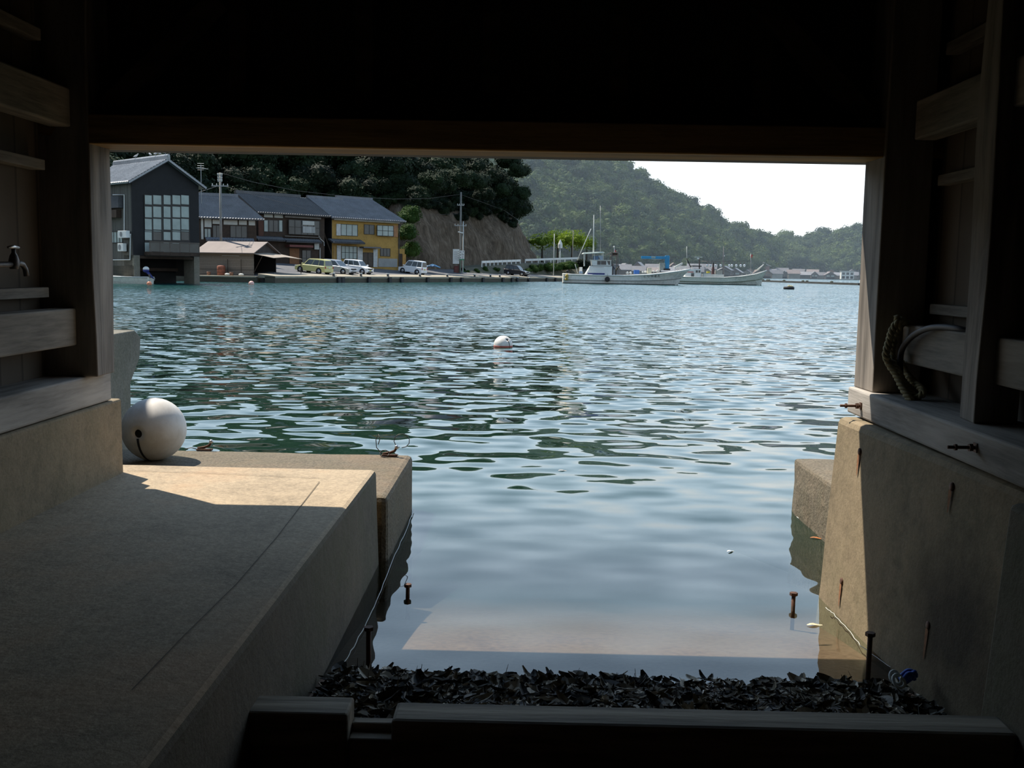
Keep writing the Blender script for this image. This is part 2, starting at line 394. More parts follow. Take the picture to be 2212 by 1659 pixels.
# thin joint scored along the slab and across its front
m = MB()
pts = [W(px, py, 1) for px, py in ()]
for a, b in (((690, 1040), (598, 1160)), ((598, 1160), (510, 1262)), ((510, 1262), (400, 1370)), ((400, 1370), (285, 1490))):
    A, B = G(*a, .5115), G(*b, .5115); n_ = (B - A).cross(Vector((0, 0, 1))).normalized() * .0017
    m.quad(A - n_, A + n_, B + n_, B - n_)
for a, b in (((275, 1016), (400, 1019)), ((400, 1019), (520, 1024)), ((520, 1024), (690, 1032))):
    A, B = G(*a, .5115), G(*b, .5115); n_ = (B - A).cross(Vector((0, 0, 1))).normalized() * .0022
    m.quad(A - n_, A + n_, B + n_, B - n_)
tag(m.obj('trim_1', plain('joint_grime', (.10, .075, .05), .9)), 'dark joint lines scored in the pale walkway slab', 'joint', kind='structure')

# plinths under the side walls
o = MB().hexa([(-2.6, -4, .45), (-2.0, -4, .45), (-2.0, 5.03, .45), (-2.6, 5.03, .45), (-2.6, -4, .885), (-2.0, -4, .885), (-2.0, 5.02, .885), (-2.6, 5.02, .885)]).obj('plinth_wall_left', M['plinth'], bevel=.012)
tag(worn(o, 4, .004, 4), 'low concrete plinth wall under the left boathouse timbers', 'concrete wall', kind='structure')
def plinth_right_mat():  # soft dark patch painted in for daylight fading towards the interior
    m_ = M['plinth'].copy(); m_.name = 'shade_painted_buff_concrete'; nt_ = m_.node_tree; pb = next(n for n in nt_.nodes if n.type == 'BSDF_PRINCIPLED'); src = pb.inputs['Base Color'].links[0].from_socket
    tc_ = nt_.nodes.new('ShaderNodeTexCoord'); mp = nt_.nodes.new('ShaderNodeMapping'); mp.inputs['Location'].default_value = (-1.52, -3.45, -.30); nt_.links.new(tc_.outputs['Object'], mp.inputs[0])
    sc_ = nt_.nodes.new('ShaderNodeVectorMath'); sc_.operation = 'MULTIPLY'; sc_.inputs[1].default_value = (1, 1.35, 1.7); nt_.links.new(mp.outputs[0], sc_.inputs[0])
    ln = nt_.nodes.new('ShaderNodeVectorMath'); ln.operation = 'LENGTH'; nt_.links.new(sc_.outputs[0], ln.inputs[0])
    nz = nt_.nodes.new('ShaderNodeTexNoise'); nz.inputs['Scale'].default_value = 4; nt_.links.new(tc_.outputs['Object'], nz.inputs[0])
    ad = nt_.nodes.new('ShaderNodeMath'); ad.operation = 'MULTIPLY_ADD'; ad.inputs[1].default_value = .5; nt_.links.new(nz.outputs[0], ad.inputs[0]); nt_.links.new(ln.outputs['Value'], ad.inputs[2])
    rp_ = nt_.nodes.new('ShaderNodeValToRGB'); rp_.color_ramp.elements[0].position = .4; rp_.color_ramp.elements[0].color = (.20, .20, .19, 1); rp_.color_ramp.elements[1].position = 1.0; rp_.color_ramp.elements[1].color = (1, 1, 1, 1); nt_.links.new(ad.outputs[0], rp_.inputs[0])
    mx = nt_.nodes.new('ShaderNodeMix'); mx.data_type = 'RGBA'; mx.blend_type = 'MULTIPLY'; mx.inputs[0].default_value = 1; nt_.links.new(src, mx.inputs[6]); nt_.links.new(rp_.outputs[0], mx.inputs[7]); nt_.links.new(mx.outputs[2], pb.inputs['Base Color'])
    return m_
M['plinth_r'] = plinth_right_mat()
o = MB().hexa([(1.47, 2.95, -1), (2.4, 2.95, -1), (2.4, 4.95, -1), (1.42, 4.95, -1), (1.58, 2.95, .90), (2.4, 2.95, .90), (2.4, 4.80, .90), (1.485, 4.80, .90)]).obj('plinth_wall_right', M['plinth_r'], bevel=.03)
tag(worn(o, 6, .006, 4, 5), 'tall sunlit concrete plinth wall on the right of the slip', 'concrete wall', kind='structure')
o = MB().hexa([(1.36, -4, -.3), (2.4, -4, -.3), (2.4, 2.97, -.3), (1.36, 2.97, -.3), (1.44, -4, .90), (2.4, -4, .90), (2.4, 2.97, .90), (1.44, 2.97, .90)]).obj('pilaster_wall_right', M['shade_side'], bevel=.02)
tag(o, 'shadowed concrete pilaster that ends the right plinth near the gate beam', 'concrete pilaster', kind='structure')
o = MB().box(1.79, 3.0, 4.9, 6.72, -1.3, .365).obj('broken_pier', M['outer'], bevel=.02); worn(o, 9, .03, 6, 9)
tag(o, 'broken rough topped concrete block in the water beside the right plinth', 'concrete block', kind='structure')
# tapered neighbouring pier, left of the buoy
o = MB().prism([(5.4, -1.2), (7.06, -1.2), (7.06, .72), (7.24, .88), (7.27, 1.03), (7.16, 1.085), (5.4, 1.075)], -4.5, -2.75, 'x')
tag(o.obj('neighbour_pier', M['pier'], bevel=.01), 'grey concrete pier with flared top behind the white buoy', 'concrete pier', kind='structure')
m = MB().hexa([(-9, -3, 4.55), (-4.26, -3, 4.55), (-4.26, 7.9, 4.55), (-9, 7.9, 4.55), (-9, -3, 5.9), (-4.26, -3, 4.75), (-4.26, 7.9, 4.75), (-9, 7.9, 5.9)])  # unseen roof slab, added to cast the shadow edge on the buoy
tag(m.obj('buoy_shade_roof', M['gable']), 'unseen roof slab added to shade the left of the buoy', 'roof', kind='structure')
tag(MB().box(-9, -4.6, -3, 5.4, .5, 4.6).obj('buoy_shade_wall', M['board']), 'unseen wall added under the buoy shade roof', 'wall', kind='structure')  # unseen wall added along with the shading roof above

# ---- timber frame
ST = dict(kind='structure')
slab('sill_beam', -2.35, -2.015, -4, 4.93, .886, 1.03, M['sill'], .01, 'weathered grey sill timber lying on the left plinth', 'timber beam')
slab('sill_beam', 1.56, 1.95, -4, 4.88, .905, 1.03, M['sill'], .01, 'pale grey sill timber lying on the right plinth', 'timber beam')
def post(name, x0, x1, y0, y1, z0, z1, label, mat='jamb', amp=.008, seed=1):
    c = ((x0 + x1) / 2, (y0 + y1) / 2, (z0 + z1) / 2)
    from mathutils import noise as mn
    m = MB(); n = 14; R = []
    cs = [(x0, y0), (x0 + (x1 - x0) * .5, y0), (x1, y0), (x1, (y0 + y1) / 2), (x1, y1), (x0, y1)]
    for i in range(n + 1):
        z = z0 + (z1 - z0) * i / n
        for j, (x, y) in enumerate(cs):
            k = mn.noise((seed + j * 3.1, z * 1.4, seed)) * amp * 2
            m.v.append((x + k - c[0], y + k * .6 - c[1], z - c[2]))
    q = len(cs)
    for i in range(n):
        for j in range(q):
            j2 = (j + 1) % q
            m.f.append((i * q + j, i * q + j2, (i + 1) * q + j2, (i + 1) * q + j))
    m.f.append(tuple(range(q - 1, -1, -1))); m.f.append(tuple(n * q + j for j in range(q)))
    o = m.obj(name, M[mat], bevel=.006, loc=c); return tag(o, label, 'timber post', kind='structure')
post('corner_post', -2.32, -1.965, 4.64, 4.86, 1.03, 3.4, 'weathered corner post framing the left of the opening', seed=2)
post('corner_post', 1.585, 1.80, 4.62, 4.87, 1.03, 3.4, 'corner post framing the right of the opening, sunlit on its edge', seed=5)
post('wall_post', 1.645, 1.80, 3.68, 3.83, 1.03, 3.4, 'rough adzed post in front of the right wall boards', seed=8, amp=.014)
post('wall_post', -2.30, -2.09, 1.2, 1.4, 1.03, 3.4, 'post of the left wall behind the beams', seed=9)
slab('lintel', -2.35, 1.95, 4.64, 4.87, 2.083, 2.215, M['lintel'], .006, 'brown lintel timber across the top of the opening', 'timber beam')
slab('trim_2', -2.6, 2.2, 4.88, 4.99, 2.086, 2.36, M['wood_x'], .004, 'thin dark outer fascia board under the lintel', 'fascia board')
a = W(1247, 330, 5.0); b = W(1347, 338, 5.0)
slab('door_latch_plate', a.x, b.x, 4.985, 5.0, b.z, a.z, M['iron'], .003, 'small dark metal plate under the lintel edge', 'metal plate', kind='thing')
# horizontal beams of the side walls
for side in (-1, 1):
    f = -2.05 if side < 0 else 1.70; bk = -2.15 if side < 0 else 1.80
    nm = 'left' if side < 0 else 'right'
    for (z0, z1, what, y1) in ((1.175, 1.345, 'waist high', 4.60), (2.155, 2.325, 'high', 4.60)):
        slab('wall_beam', min(f, bk), max(f, bk), -4, y1 if side > 0 else 4.64, z0, z1, M['wood_y'], .008, f'{what} pale timber beam across the {nm} wall', 'timber beam')
    ff = -2.13 if side < 0 else 1.795
    b2 = -2.20 if side < 0 else 1.85
    for (z0, z1, what) in ((1.395, 1.44, 'lower'), (1.955, 2.0, 'middle'), (2.51, 2.56, 'top')):
        slab('wall_batten', min(ff, b2), max(ff, b2), -4, 4.55, z0, z1, M['wood_y'], .003, f'{what} thin batten nailed on the {nm} wall boards', 'batten')
    x0, x1 = (-2.26, -2.20) if side < 0 else (1.85, 1.91)
    slab('wall_' + nm, x0, x1, -4, 4.85, .95, 3.45, M['board'], 0, f'{nm} boathouse wall of dark vertical boards', 'wall')
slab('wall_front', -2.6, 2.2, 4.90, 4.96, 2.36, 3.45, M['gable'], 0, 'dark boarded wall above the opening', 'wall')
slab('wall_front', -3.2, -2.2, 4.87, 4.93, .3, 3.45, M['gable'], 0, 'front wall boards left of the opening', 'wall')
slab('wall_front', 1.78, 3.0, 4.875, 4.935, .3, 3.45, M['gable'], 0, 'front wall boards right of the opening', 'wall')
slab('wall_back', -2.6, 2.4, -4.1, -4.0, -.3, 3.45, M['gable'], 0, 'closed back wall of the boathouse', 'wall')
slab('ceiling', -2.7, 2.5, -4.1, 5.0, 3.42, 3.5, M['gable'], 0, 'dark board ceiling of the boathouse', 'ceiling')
for i, px in enumerate((520, 790, 1060, 1335, 1640)):
    a = W(px, 200, 4.83)
    slab('wall_stud', a.x - .04, a.x + .04, 4.78, 4.90, 2.215, 3.42, M['wood_x'], .003, f'dark upright stud above the lintel, {("first", "second", "third", "fourth", "fifth")[i]} from the left', 'timber stud')
for (p, q, nm) in (((225, 240), (470, 0), 'left'), ((1885, 265), (1640, 0), 'right')):
    A, B = W(*p, 4.72), W(*q, 4.72); d = (B - A).normalized(); n_ = Vector((-d.z, 0, d.x)) * .045
    pts = [A - n_, A + n_, B + n_, B - n_]
    m = MB().prism([(p_.x, p_.z) for p_ in pts], 4.70, 4.77, 'y')
    tag(m.obj('diagonal_brace', M['wood_x'], bevel=.003), f'dark diagonal brace rising from the {nm} end of the lintel', 'timber brace', kind='structure')

# ---- stop beams at the bottom of the slip
m = MB().box(-.90, -.476, 2.74, 2.86, .085, .302)
o = m.obj('stop_beam', M['gate'], bevel=.008); tag(o, 'short weathered timber lying across the slip by the walkway', 'timber beam', kind='thing')
m = MB().box(-.352, 1.40, 2.73, 2.86, .085, .292)
o = m.obj('stop_beam', M['gate'], bevel=.012); tag(o, 'long weathered timber lying across the bottom of the slip', 'timber beam', kind='thing')
m = MB().box(-.476, -.352, 2.75, 2.80, .085, .225).box(-.476, -.352, 2.81, 2.85, .085, .245)
o = m.obj('stop_beam', M['gate'], bevel=.006); tag(o, 'low timber filler in the gap between the two slip timbers', 'timber block', kind='thing')

# ---- leaf litter washed against the stop beams
def litter():
    m = MB(); r = random.Random(3)
    def hz(x, y):
        t_ = max(0, min(1, (3.78 - y) / .35)); e = max(0, min(1, (x + .70) / .06)) * max(0, min(1, (1.50 - x) / .25))
        return ramp_z(y) + .085 * t_ * (.55 + .45 * math.sin(x * 5.1 + 1) * math.sin(x * 2.3)) * (.35 + .65 * e)
    nx, ny = 60, 24; b = len(m.v)
    for j in range(ny + 1):
        for i in range(nx + 1):
            x = -.72 + 2.22 * i / nx; y = 2.84 + .96 * j / ny
            m.v.append((x, y, hz(x, y) - .008 + .012 * r.random()))
    for j in range(ny):
        for i in range(nx):
            k = b + j * (nx + 1) + i; m.f.append((k, k + 1, k + nx + 2, k + nx + 1))
    for _ in range(4200):
        x = r.uniform(-.70, 1.46); y = 2.86 + .92 * (r.random() ** .9)
        L = r.choice((.025, .035, .045, .06, .085)) * r.uniform(.8, 1.2); wd = L * r.uniform(.22, .55); yaw = r.uniform(0, 2 * PI); tilt = r.gauss(0, .2); cup = r.uniform(-.6, .6); roll = r.gauss(0, .3)
        if y > 3.7 and r.random() < .5 or (y < 3.05 and x > 1.32): continue
        Mx = Matrix.Translation((x, y, hz(x, y) + .012)) @ Matrix.Rotation(yaw, 4, 'Z') @ Matrix.Rotation(tilt, 4, 'Y') @ Matrix.Rotation(roll, 4, 'X')
        b = len(m.v)
        for i in range(5):
            u = i / 4; s_ = max(.12, math.sin(PI * u)) ** .6 * wd / 2
            z = cup * L * (u - .5) ** 2 * 2
            for sgn in (-1, 0, 1):
                m.v.append(tuple(Mx @ Vector(((u - .5) * L, sgn * s_, z + abs(sgn) * s_ * .5))))
        for i in range(4):
            for j in range(2):
                k = b + i * 3 + j; m.f.append((k, k + 1, k + 4, k + 3))
    for _ in range(260):
        x = r.uniform(-.68, 1.42); y = r.uniform(3.0, 3.72); h = r.uniform(.02, .06)
        p = Vector((x, y, hz(x, y))); m.tube([p, p + Vector((r.gauss(0, .02), r.gauss(0, .02), h))], [.002, .0008], 4)
    t = NT('wet_dead_leaves'); pos = t.n('ShaderNodeNewGeometry')
    nz = t.noise(pos.outputs['Position'], 22, 2)
    wn = t.n('ShaderNodeTexWhiteNoise', noise_dimensions='1D'); t.l(pos.outputs['Random Per Island'], wn.inputs['W'])
    col = t.ramp(wn.outputs[0], [(.0, (.018, .013, .008)), (.45, (.06, .046, .028)), (.66, (.18, .14, .085)), (.84, (.40, .33, .22)), (1.0, (.70, .60, .46))])
    t.pbr(t.mix(t.math('MULTIPLY', nz.outputs[0], .4), col, (.2, .2, .2), 'MULTIPLY'), .6, spec=.25)
    o = m.obj('leaf_litter', t.m); tag(o, 'heap of dark wet dead leaves and seaweed washed against the slip timbers', 'leaf litter', kind='stuff')
litter()

# ---- rusty bolts
def bolt_up(name, x, y, z0, z1, label, r=.0095):
    t_ = thing(name, label, 'bolt', (x, y, z0), group='rusty bolts standing in the slipway')
    MB().lathe([(r, -.04), (r, z1 - z0 - .012)], n=10).obj('shaft', M['rust'], t_, True)
    MB().lathe([(r * 2.0, z1 - z0 - .014), (r * 2.0, z1 - z0)], n=6).obj('hex_head', M['rust'], t_)
bolt_up('slipway_bolt', -.574, 3.77, .0, .185, 'tall rusty bolt beside the walkway wall, in front of the leaf heap')
bolt_up('slipway_bolt', 1.352, 3.80, .0, .196, 'tall rusty bolt beside the right plinth at the edge of the leaves')
bolt_up('slipway_bolt', 1.30, 4.70, -.12, .062, 'rusty bolt head rising from the water near the right plinth')
bolt_up('slipway_bolt', -.534, 4.74, -.12, .05, 'small rusty bolt head in the dark water by the walkway wall')
def bolt_side(px0, px1, py, x, label):
    A = PX(px1, py, x); ln = (px1 - px0) / FPX * A.y
    t_ = thing('anchor_bolt', label, 'bolt', A, group='long bolts sticking out of the right sill')
    MB().lathe([(.006, -.02), (.006, ln)], axis=(-1, 0, 0), n=8).obj('shaft', M['rust'], t_, True)
    MB().lathe([(.014, .012), (.014, .024)], axis=(-1, 0, 0), n=6).obj('nut', M['rust'], t_)
    MB().lathe([(.012, ln * .68), (.012, ln * .68 + .008)], axis=(-1, 0, 0), n=6).obj('nut', M['rust'], t_)
    MB().box(-.004, 0.001, -.014, .014, -.016, .016).obj('washer_plate', M['rust'], t_)
bolt_side(1815, 1860, 877, 1.56, 'long rusty bolt sticking out of the sunlit end of the right sill')
bolt_side(2047, 2108, 967, 1.56, 'long dark bolt sticking out of the shaded right sill')

# rust stains and holes on the right plinth
def stain(px, py, w_, h_, label):
    p = PX(px, py, 1.44); yy = p.y; k = (yy - 2.95) / 2.0
    def xs(z, y): 
        t_ = (z + 1) / 1.9; return (1.47 + (1.42 - 1.47) * (y - 2.95) / 2) * (1 - t_) + (1.58 + (1.485 - 1.58) * (y - 2.95) / 1.85) * t_
    c = Vector((xs(p.z, yy), yy, p.z)); s_ = h_ / FPX * yy
    n_ = Vector((-1, 0, .05)).normalized()
    t_ = thing('rust_spot', label, 'rusty hole', c, group='rusty form tie holes in the right plinth')
    MB().lathe([(.016, -.01), (.016, .003), (.010, .006)], axis=n_, n=10).obj('tie_hole', M['rust'], t_, True)
    m = MB(); 
    pts = [(0, 0), (.012, -.02), (.010, -s_ * .5), (.004, -s_), (-.004, -s_ * .9), (-.010, -s_ * .4), (-.012, -.02)]
    m.add([(xs(p.z + b, yy + a) - c.x - .004, a, b) for a, b in pts], [tuple(range(7))])
    m.obj('rust_run', plain('rust_run', (.26, .12, .055), .9, 0, .3, 60), t_)
stain(1829, 975, 10, 55, 'small rusty hole high on the sunlit corner of the right plinth')
stain(1803, 1255, 14, 60, 'rusty hole low on the sunlit corner of the right plinth')
stain(1994, 1050, 12, 60, 'dark rusty hole high in the shaded part of the right plinth')
stain(1962, 1350, 14, 80, 'rusty hole with a long brown run low in the shaded right plinth')

# ---- buoys
def buoy(name, label, c, r, axis, band=None, groove_dir=(0, 0, -1)):
    ax = Vector(axis).normalized()
    t_ = thing(name, label, 'buoy', c)
    prof = [(.004, r * .62), (.13 * r, r * .64), (.135 * r, r * .95)]
    for i in range(1, 22):
        th = .16 + (PI - .32) * i / 22; prof.append((r * math.sin(th), r * .97 * math.cos(th)))
    prof += [(.135 * r, -r * .95), (.13 * r, -r * .64), (.004, -r * .62)]
    t2 = NT('buoy_shell'); nz = t2.noise(t2.coord(), 9, 5, .65)
    t2.pbr(t2.ramp(nz.outputs[0], [(.35, (.60, .55, .48)), (.65, (.74, .70, .64))]), .55, spec=.4)
    MB().lathe(prof, axis=ax, n=40).obj('shell', t2.m, t_, True)
    MB().lathe([(.13 * r, r * .60), (.13 * r, r * .90)], axis=ax, n=16).obj('eye_hole', M['dark'], t_, True)
    g = Vector(groove_dir); g = (g - ax * g.dot(ax)).normalized()
    MB().tube([(ax * math.cos(a) + g * math.sin(a)) * r * .985 for a in [.16 + i * .12 for i in range(14)]], r * .035, 6).obj('groove', M['dark'], t_, True)
    if band:
        pr = []
        for i in range(9):
            z = band[0] + (band[1] - band[0]) * i / 8; pr.append((math.sqrt(max(1e-6, (r * 1.006) ** 2 - z * z)), z))
        MB().lathe(pr, n=40).obj('red_band', plain('faded_red_band', (.42, .10, .07), .6, 0, .2, 12), t_, True)
    return t_
b0 = W(333, 935, 6.12)
buoy('round_buoy', 'large white ball buoy resting on the dark concrete ledge', (b0.x, b0.y, .36 + .19), .192, (-.17, -.985, .0))
b1 = W(1087, 742, 20.8)
buoy('mooring_buoy', 'white and red ball buoy floating alone in mid water', (b1.x, b1.y, .04), .195, (.45, -.62, .62), band=(-.10, -.004), groove_dir=(.55, -.4, -.7))

# ---- mooring hooks with wire on the outer ledge
def hook(px, py, label, wires):
    p = G(px, py, .362)
    t_ = thing('mooring_hook', label, 'mooring hook', p, group='rusty mooring hooks on the ledge')
    MB().box(-.05, .05, -.018, .018, -.004, .008).obj('base_plate', M['rust'], t_, bevel=.003)
    MB().tube([(-.045, 0, .01), (0, .003, .018), (.03, 0, .03), (.042, 0, .05)], .0085, 8).obj('hook_rod', M['rust'], t_, True)
    MB().ball((.044, 0, .056), .014).obj('ball_end', M['steel'], t_, True)
    for w_ in wires: MB().tube(w_, .0028, 6).obj('wire', M['iron'], t_, True)
hook(442, 972, 'rusty mooring hook on the ledge close to the white ball buoy', [[(-.05, 0, .005), (-.09, .01, .012), (-.13, 0, .003)]])
lp = [(.045 + .05 * math.sin(a) + .03, .01, .05 + .045 - .045 * math.cos(a)) for a in [i * .6 for i in range(11)]]
l2 = [(-.05, 0, .01), (-.085, .0, .05), (-.09, .005, .10), (-.075, .005, .135), (-.062, .0, .11), (-.075, 0, .07)]
l3 = [(-.03 + .03 * math.cos(a), -.03 + .012 * math.sin(a), -.002 + .02 * (1 + math.sin(a))) for a in [i * .7 for i in range(10)]]
hook(842, 984, 'rusty mooring hook with twisted wire loops at the corner of the ledge', [lp, l2, l3])

# ---- strings, floating leaves
def string(name, pts, z, r, mat, label):
    P = [G(px, py, z) for px, py in pts]; Q = []
    for a, b in zip(P, P[1:]):
        for i in range(5): Q.append(a.lerp(b, i / 5) + Vector((rnd.gauss(0, .002), rnd.gauss(0, .002), 0)))
    Q.append(P[-1]); o = MB().tube(Q, r, 5).obj(name, mat, None, True); return tag(o, label, 'string')
string('white_string', [(894, 1102), (872, 1158), (842, 1225), (818, 1288), (792, 1345), (764, 1398), (738, 1438)], .012, .0022, M['offwhite'], 'thin white string along the foot of the walkway wall')
string('fishing_line', [(1783, 1312), (1800, 1325), (1830, 1358), (1860, 1395), (1900, 1425), (1945, 1456)], .004, .0015, M['offwhite'], 'thin pale line in the water along the right plinth')
string('fishing_line', [(1720, 1116), (1745, 1130), (1770, 1146), (1788, 1158)], .004, .0018, M['offwhite'], 'thin pale line in the water beside the broken block')
def floater(px, py, L, c, yaw, label):
    p = G(px, py, .004); m = MB()
    for i in range(5):
        u = i / 4; s_ = math.sin(PI * max(.08, min(.95, u))) * L * .2
        for k in (-1, 1): m.v.append(((u - .5) * L, k * s_, .004 * math.sin(u * 5)))
    for i in range(4): m.f.append((2 * i, 2 * i + 1, 2 * i + 3, 2 * i + 2))
    o = m.obj('floating_leaf', plain('floating_leaf', c, .6, 0, .25, 40), loc=p); o.rotation_euler = (0, 0, yaw)
    tag(o, label, 'leaf', 'leaves floating on the slip')
floater(1760, 1349, .075, (.62, .52, .34), .2, 'pale yellow leaf floating beside the right plinth')
floater(1578, 1190, .05, (.75, .75, .66), .5, 'tiny white leaf floating in the middle of the slip')
floater(1765, 1162, .08, (.45, .16, .05), -.2, 'orange leaf floating by the broken block')
floater(1215, 1016, .07, (.5, .42, .34), .3, 'small beige leaf floating off the end of the ledge')

# blue and pale twine bundle on the litter
p = G(1962, 1472, .09)
t_ = thing('twine_bundle', 'small bundle of blue and pale twine on the leaves by the right plinth', 'twine', p)
MB().tube([(.024 * math.cos(a) * (1 + .25 * math.sin(3 * a)), .016 * math.sin(a * 1.07), .018 + .016 * math.sin(a * 1.3)) for a in [i * .35 for i in range(38)]], .009, 6).obj('blue_twine', plain('blue_twine', (.05, .11, .42), .7, 0, .3, 80), t_, True)
MB().tube([(-.055 + .018 * math.cos(a), .012 * math.sin(a) - .002 * i, .02 + .016 * math.sin(a)) for i, a in enumerate([i * .4 for i in range(36)])], .006, 6).obj('pale_twine', M['offwhite'], t_, True)

# ---- water tap on the left wall
tp = PX(30, 562, -2.03)
t_ = thing('water_tap', 'old metal water tap sticking out of the left wall boards', 'tap', tp)
m = MB().tube([(-.02, -.25, -.02), (-.015, -.06, -.018), (0, 0, -.016)], .012, 10)
m.obj('supply_pipe', M['iron'], t_, True)
MB().lathe([(.016, -.035), (.02, -.02), (.02, .0), (.015, .018), (.008, .03), (.008, .045)], n=14).obj('valve_body', M['iron'], t_, True)
MB().tube([(0, 0, -.016), (.004, .03, -.012), (.007, .055, -.016), (.009, .072, -.035), (.010, .078, -.062)], [.013, .012, .011, .0105, .011], 10).obj('spout', M['iron'], t_, True)
MB().tube([(0, -.042, .05), (0, .0, .053), (0, .042, .05)], [.005, .008, .005], 8).obj('handle', M['steel'], t_, True)

# ---- rope and hose hung on the right beam
def rope3(pts, r, turns_per_m=46):
    pts = [Vector(p) for p in pts]
    cm = []
    for i in range(len(pts) - 1):     # Catmull-Rom
        p0, p1, p2, p3 = pts[max(i - 1, 0)], pts[i], pts[i + 1], pts[min(i + 2, len(pts) - 1)]
        for k in range(24):
            t = k / 24; cm.append(.5 * ((2 * p1) + (p2 - p0) * t + (2 * p0 - 5 * p1 + 4 * p2 - p3) * t * t + (3 * p1 - p0 - 3 * p2 + p3) * t ** 3))
    cm.append(pts[-1]); m = MB(); s = 0; strands = [[], [], []]; up = Vector((0, 1, .1))
    for i, p in enumerate(cm):
        t = (cm[min(i + 1, len(cm) - 1)] - cm[max(i - 1, 0)]).normalized()
        a = t.cross(up).normalized(); b = a.cross(t)
        if i: s += (cm[i] - cm[i - 1]).length
        for k in range(3):
            ph = s * turns_per_m * 2 * PI / 3 + k * 2 * PI / 3
            strands[k].append(p + (a * math.cos(ph) + b * math.sin(ph)) * r * .50)
    for st in strands: m.tube(st, r * .55, 6)
    return m
D = 4.50
t_ = thing('hanging_rope', 'khaki twisted rope hung in loops over the end of the right beam', 'rope', W(1945, 700, D))
L0 = t_.location
def loc(px, py, d): return W(px, py, d) - L0
rope3([loc(1962, 698, 4.62), loc(1948, 694, D), loc(1930, 708, D), loc(1920, 740, D), loc(1914, 765, D), loc(1920, 785, D), loc(1935, 808, 4.47), loc(1950, 838, 4.42), loc(1968, 868, 4.36)], .017).obj('rope_strand', M['rope'], t_, True)
rope3([loc(1966, 700, 4.60), loc(1950, 698, 4.53), loc(1937, 718, 4.54), loc(1928, 750, 4.54), loc(1928, 776, 4.52), loc(1945, 812, 4.46), loc(1964, 845, 4.42), loc(1982, 858, 4.38), loc(1994, 848, 4.36), loc(1986, 836, 4.40), loc(1962, 812, 4.5), loc(1946, 782, 4.54)], .016).obj('rope_strand', M['rope'], t_, True)
MB().tube([loc(1958, 696, 4.55), loc(1945, 690, 4.52), loc(1936, 692, D), loc(1935, 686, D), loc(1942, 684, D)], [.016, .015, .013, .013, .011], 8).obj('rope_end', M['rope'], t_, True)
hp = [PX(1946, 818, 1.66), PX(1944, 785, 1.66), PX(1946, 760, 1.66), PX(1955, 742, 1.66), PX(1970, 726, 1.665), PX(1990, 714, 1.67), PX(2012, 707, 1.68), PX(2040, 706, 1.70), PX(2072, 710, 1.72), PX(2104, 720, 1.76)]
hp2 = []
for i in range(len(hp) - 1):
    for k in range(6): hp2.append(hp[i].lerp(hp[i + 1], k / 6))
hp2.append(hp[-1])
for _ in range(6): hp2 = [hp2[0]] + [(hp2[i - 1] + hp2[i] * 2 + hp2[i + 1]) / 4 for i in range(1, len(hp2) - 1)] + [hp2[-1]]
tag(MB().tube(hp2, .013, 10).obj('black_hose', M['hose'], None, True), 'black hose arched over the right beam behind the rope', 'hose')
# ================================================================== HILLS, TREES, QUAY
from mathutils import noise as mnoise
# ---- crown meshes: clusters of leaf sprays on lumpy lobes
def crown_mb(seed, n_lobes=9, n_leaf=1500, size=.16, flat=.8, inner=.80):
    r = random.Random(seed); m = MB(); lobes = []
    for i in range(n_lobes):
        a = r.uniform(0, 2 * PI); el_ = r.uniform(-.35, 1.0); d = r.uniform(.25, .62)
        c = Vector((math.cos(a) * math.cos(el_) * d, math.sin(a) * math.cos(el_) * d, math.sin(el_) * d * flat)); lobes.append((c, r.uniform(.30, .48)))
    lobes.append((Vector((0, 0, 0)), .55))
    for c, q in lobes:
        b = len(m.v); m.ball(c, q * inner, 8, 6, (1, 1, .85))
    for _ in range(n_leaf):
        c, q = lobes[r.randrange(len(lobes))]
        d = Vector((r.gauss(0, 1), r.gauss(0, 1), r.gauss(.25, 1))).normalized()
        p = c + Vector((d.x, d.y, d.z * .85)) * q * r.uniform(.78, 1.10)
        if any((p - c2).length < q2 * .75 for c2, q2 in lobes): continue
        n_ = (d + Vector((r.gauss(0, .5), r.gauss(0, .5), r.gauss(.3, .5)))).normalized()
        t = n_.orthogonal().normalized(); t = (Matrix.Rotation(r.uniform(0, 6.3), 3, n_) @ t); u = n_.cross(t)
        s_ = size * r.uniform(.6, 1.3)
        m.add([p - t * s_ * .5, p - u * s_ * .3, p + t * s_ * .5, p + u * s_ * .3], [(0, 1, 2, 3)])
    return m
def crown_mesh(name, mat, *a, **k): return crown_mb(*a, **k).mesh(name, mat)
LEAF_DARK = leaf('dark_foliage', (.005, .010, .005), (.016, .031, .011), .25)
LEAF_HILL = leaf('hill_foliage', (.007, .027, .012), (.105, .150, .034), .05, .12)
LEAF_LIME = leaf('fresh_green_foliage', (.06, .11, .010), (.20, .27, .03), .5, .3)
LEAF_MID = leaf('green_foliage', (.02, .05, .010), (.065, .11, .022), .5, .2)
BARK = plain('bark', (.05, .04, .03), .9)
CROWN_D = [crown_mesh('dark_crown', LEAF_DARK, 10 + i, 12, 3200, .105) for i in range(5)]
CROWN_H = [crown_mesh('hill_crown', LEAF_HILL, 30 + i, 11, 2400, .12, .8, .62) for i in range(6)]
CROWN_L = [crown_mesh('light_crown', LEAF_LIME, 50 + i, 16, 3000, .09, .5, .42) for i in range(3)]
CROWN_M = [crown_mesh('bush_crown', LEAF_MID, 70 + i, 10, 1800, .11, .8) for i in range(3)]
TRUNK = MB().tube([(0, 0, -1), (.02, 0, -.5), (-.02, .02, 0)], [.07, .05, .03], 6).mesh('trunk', BARK, True)
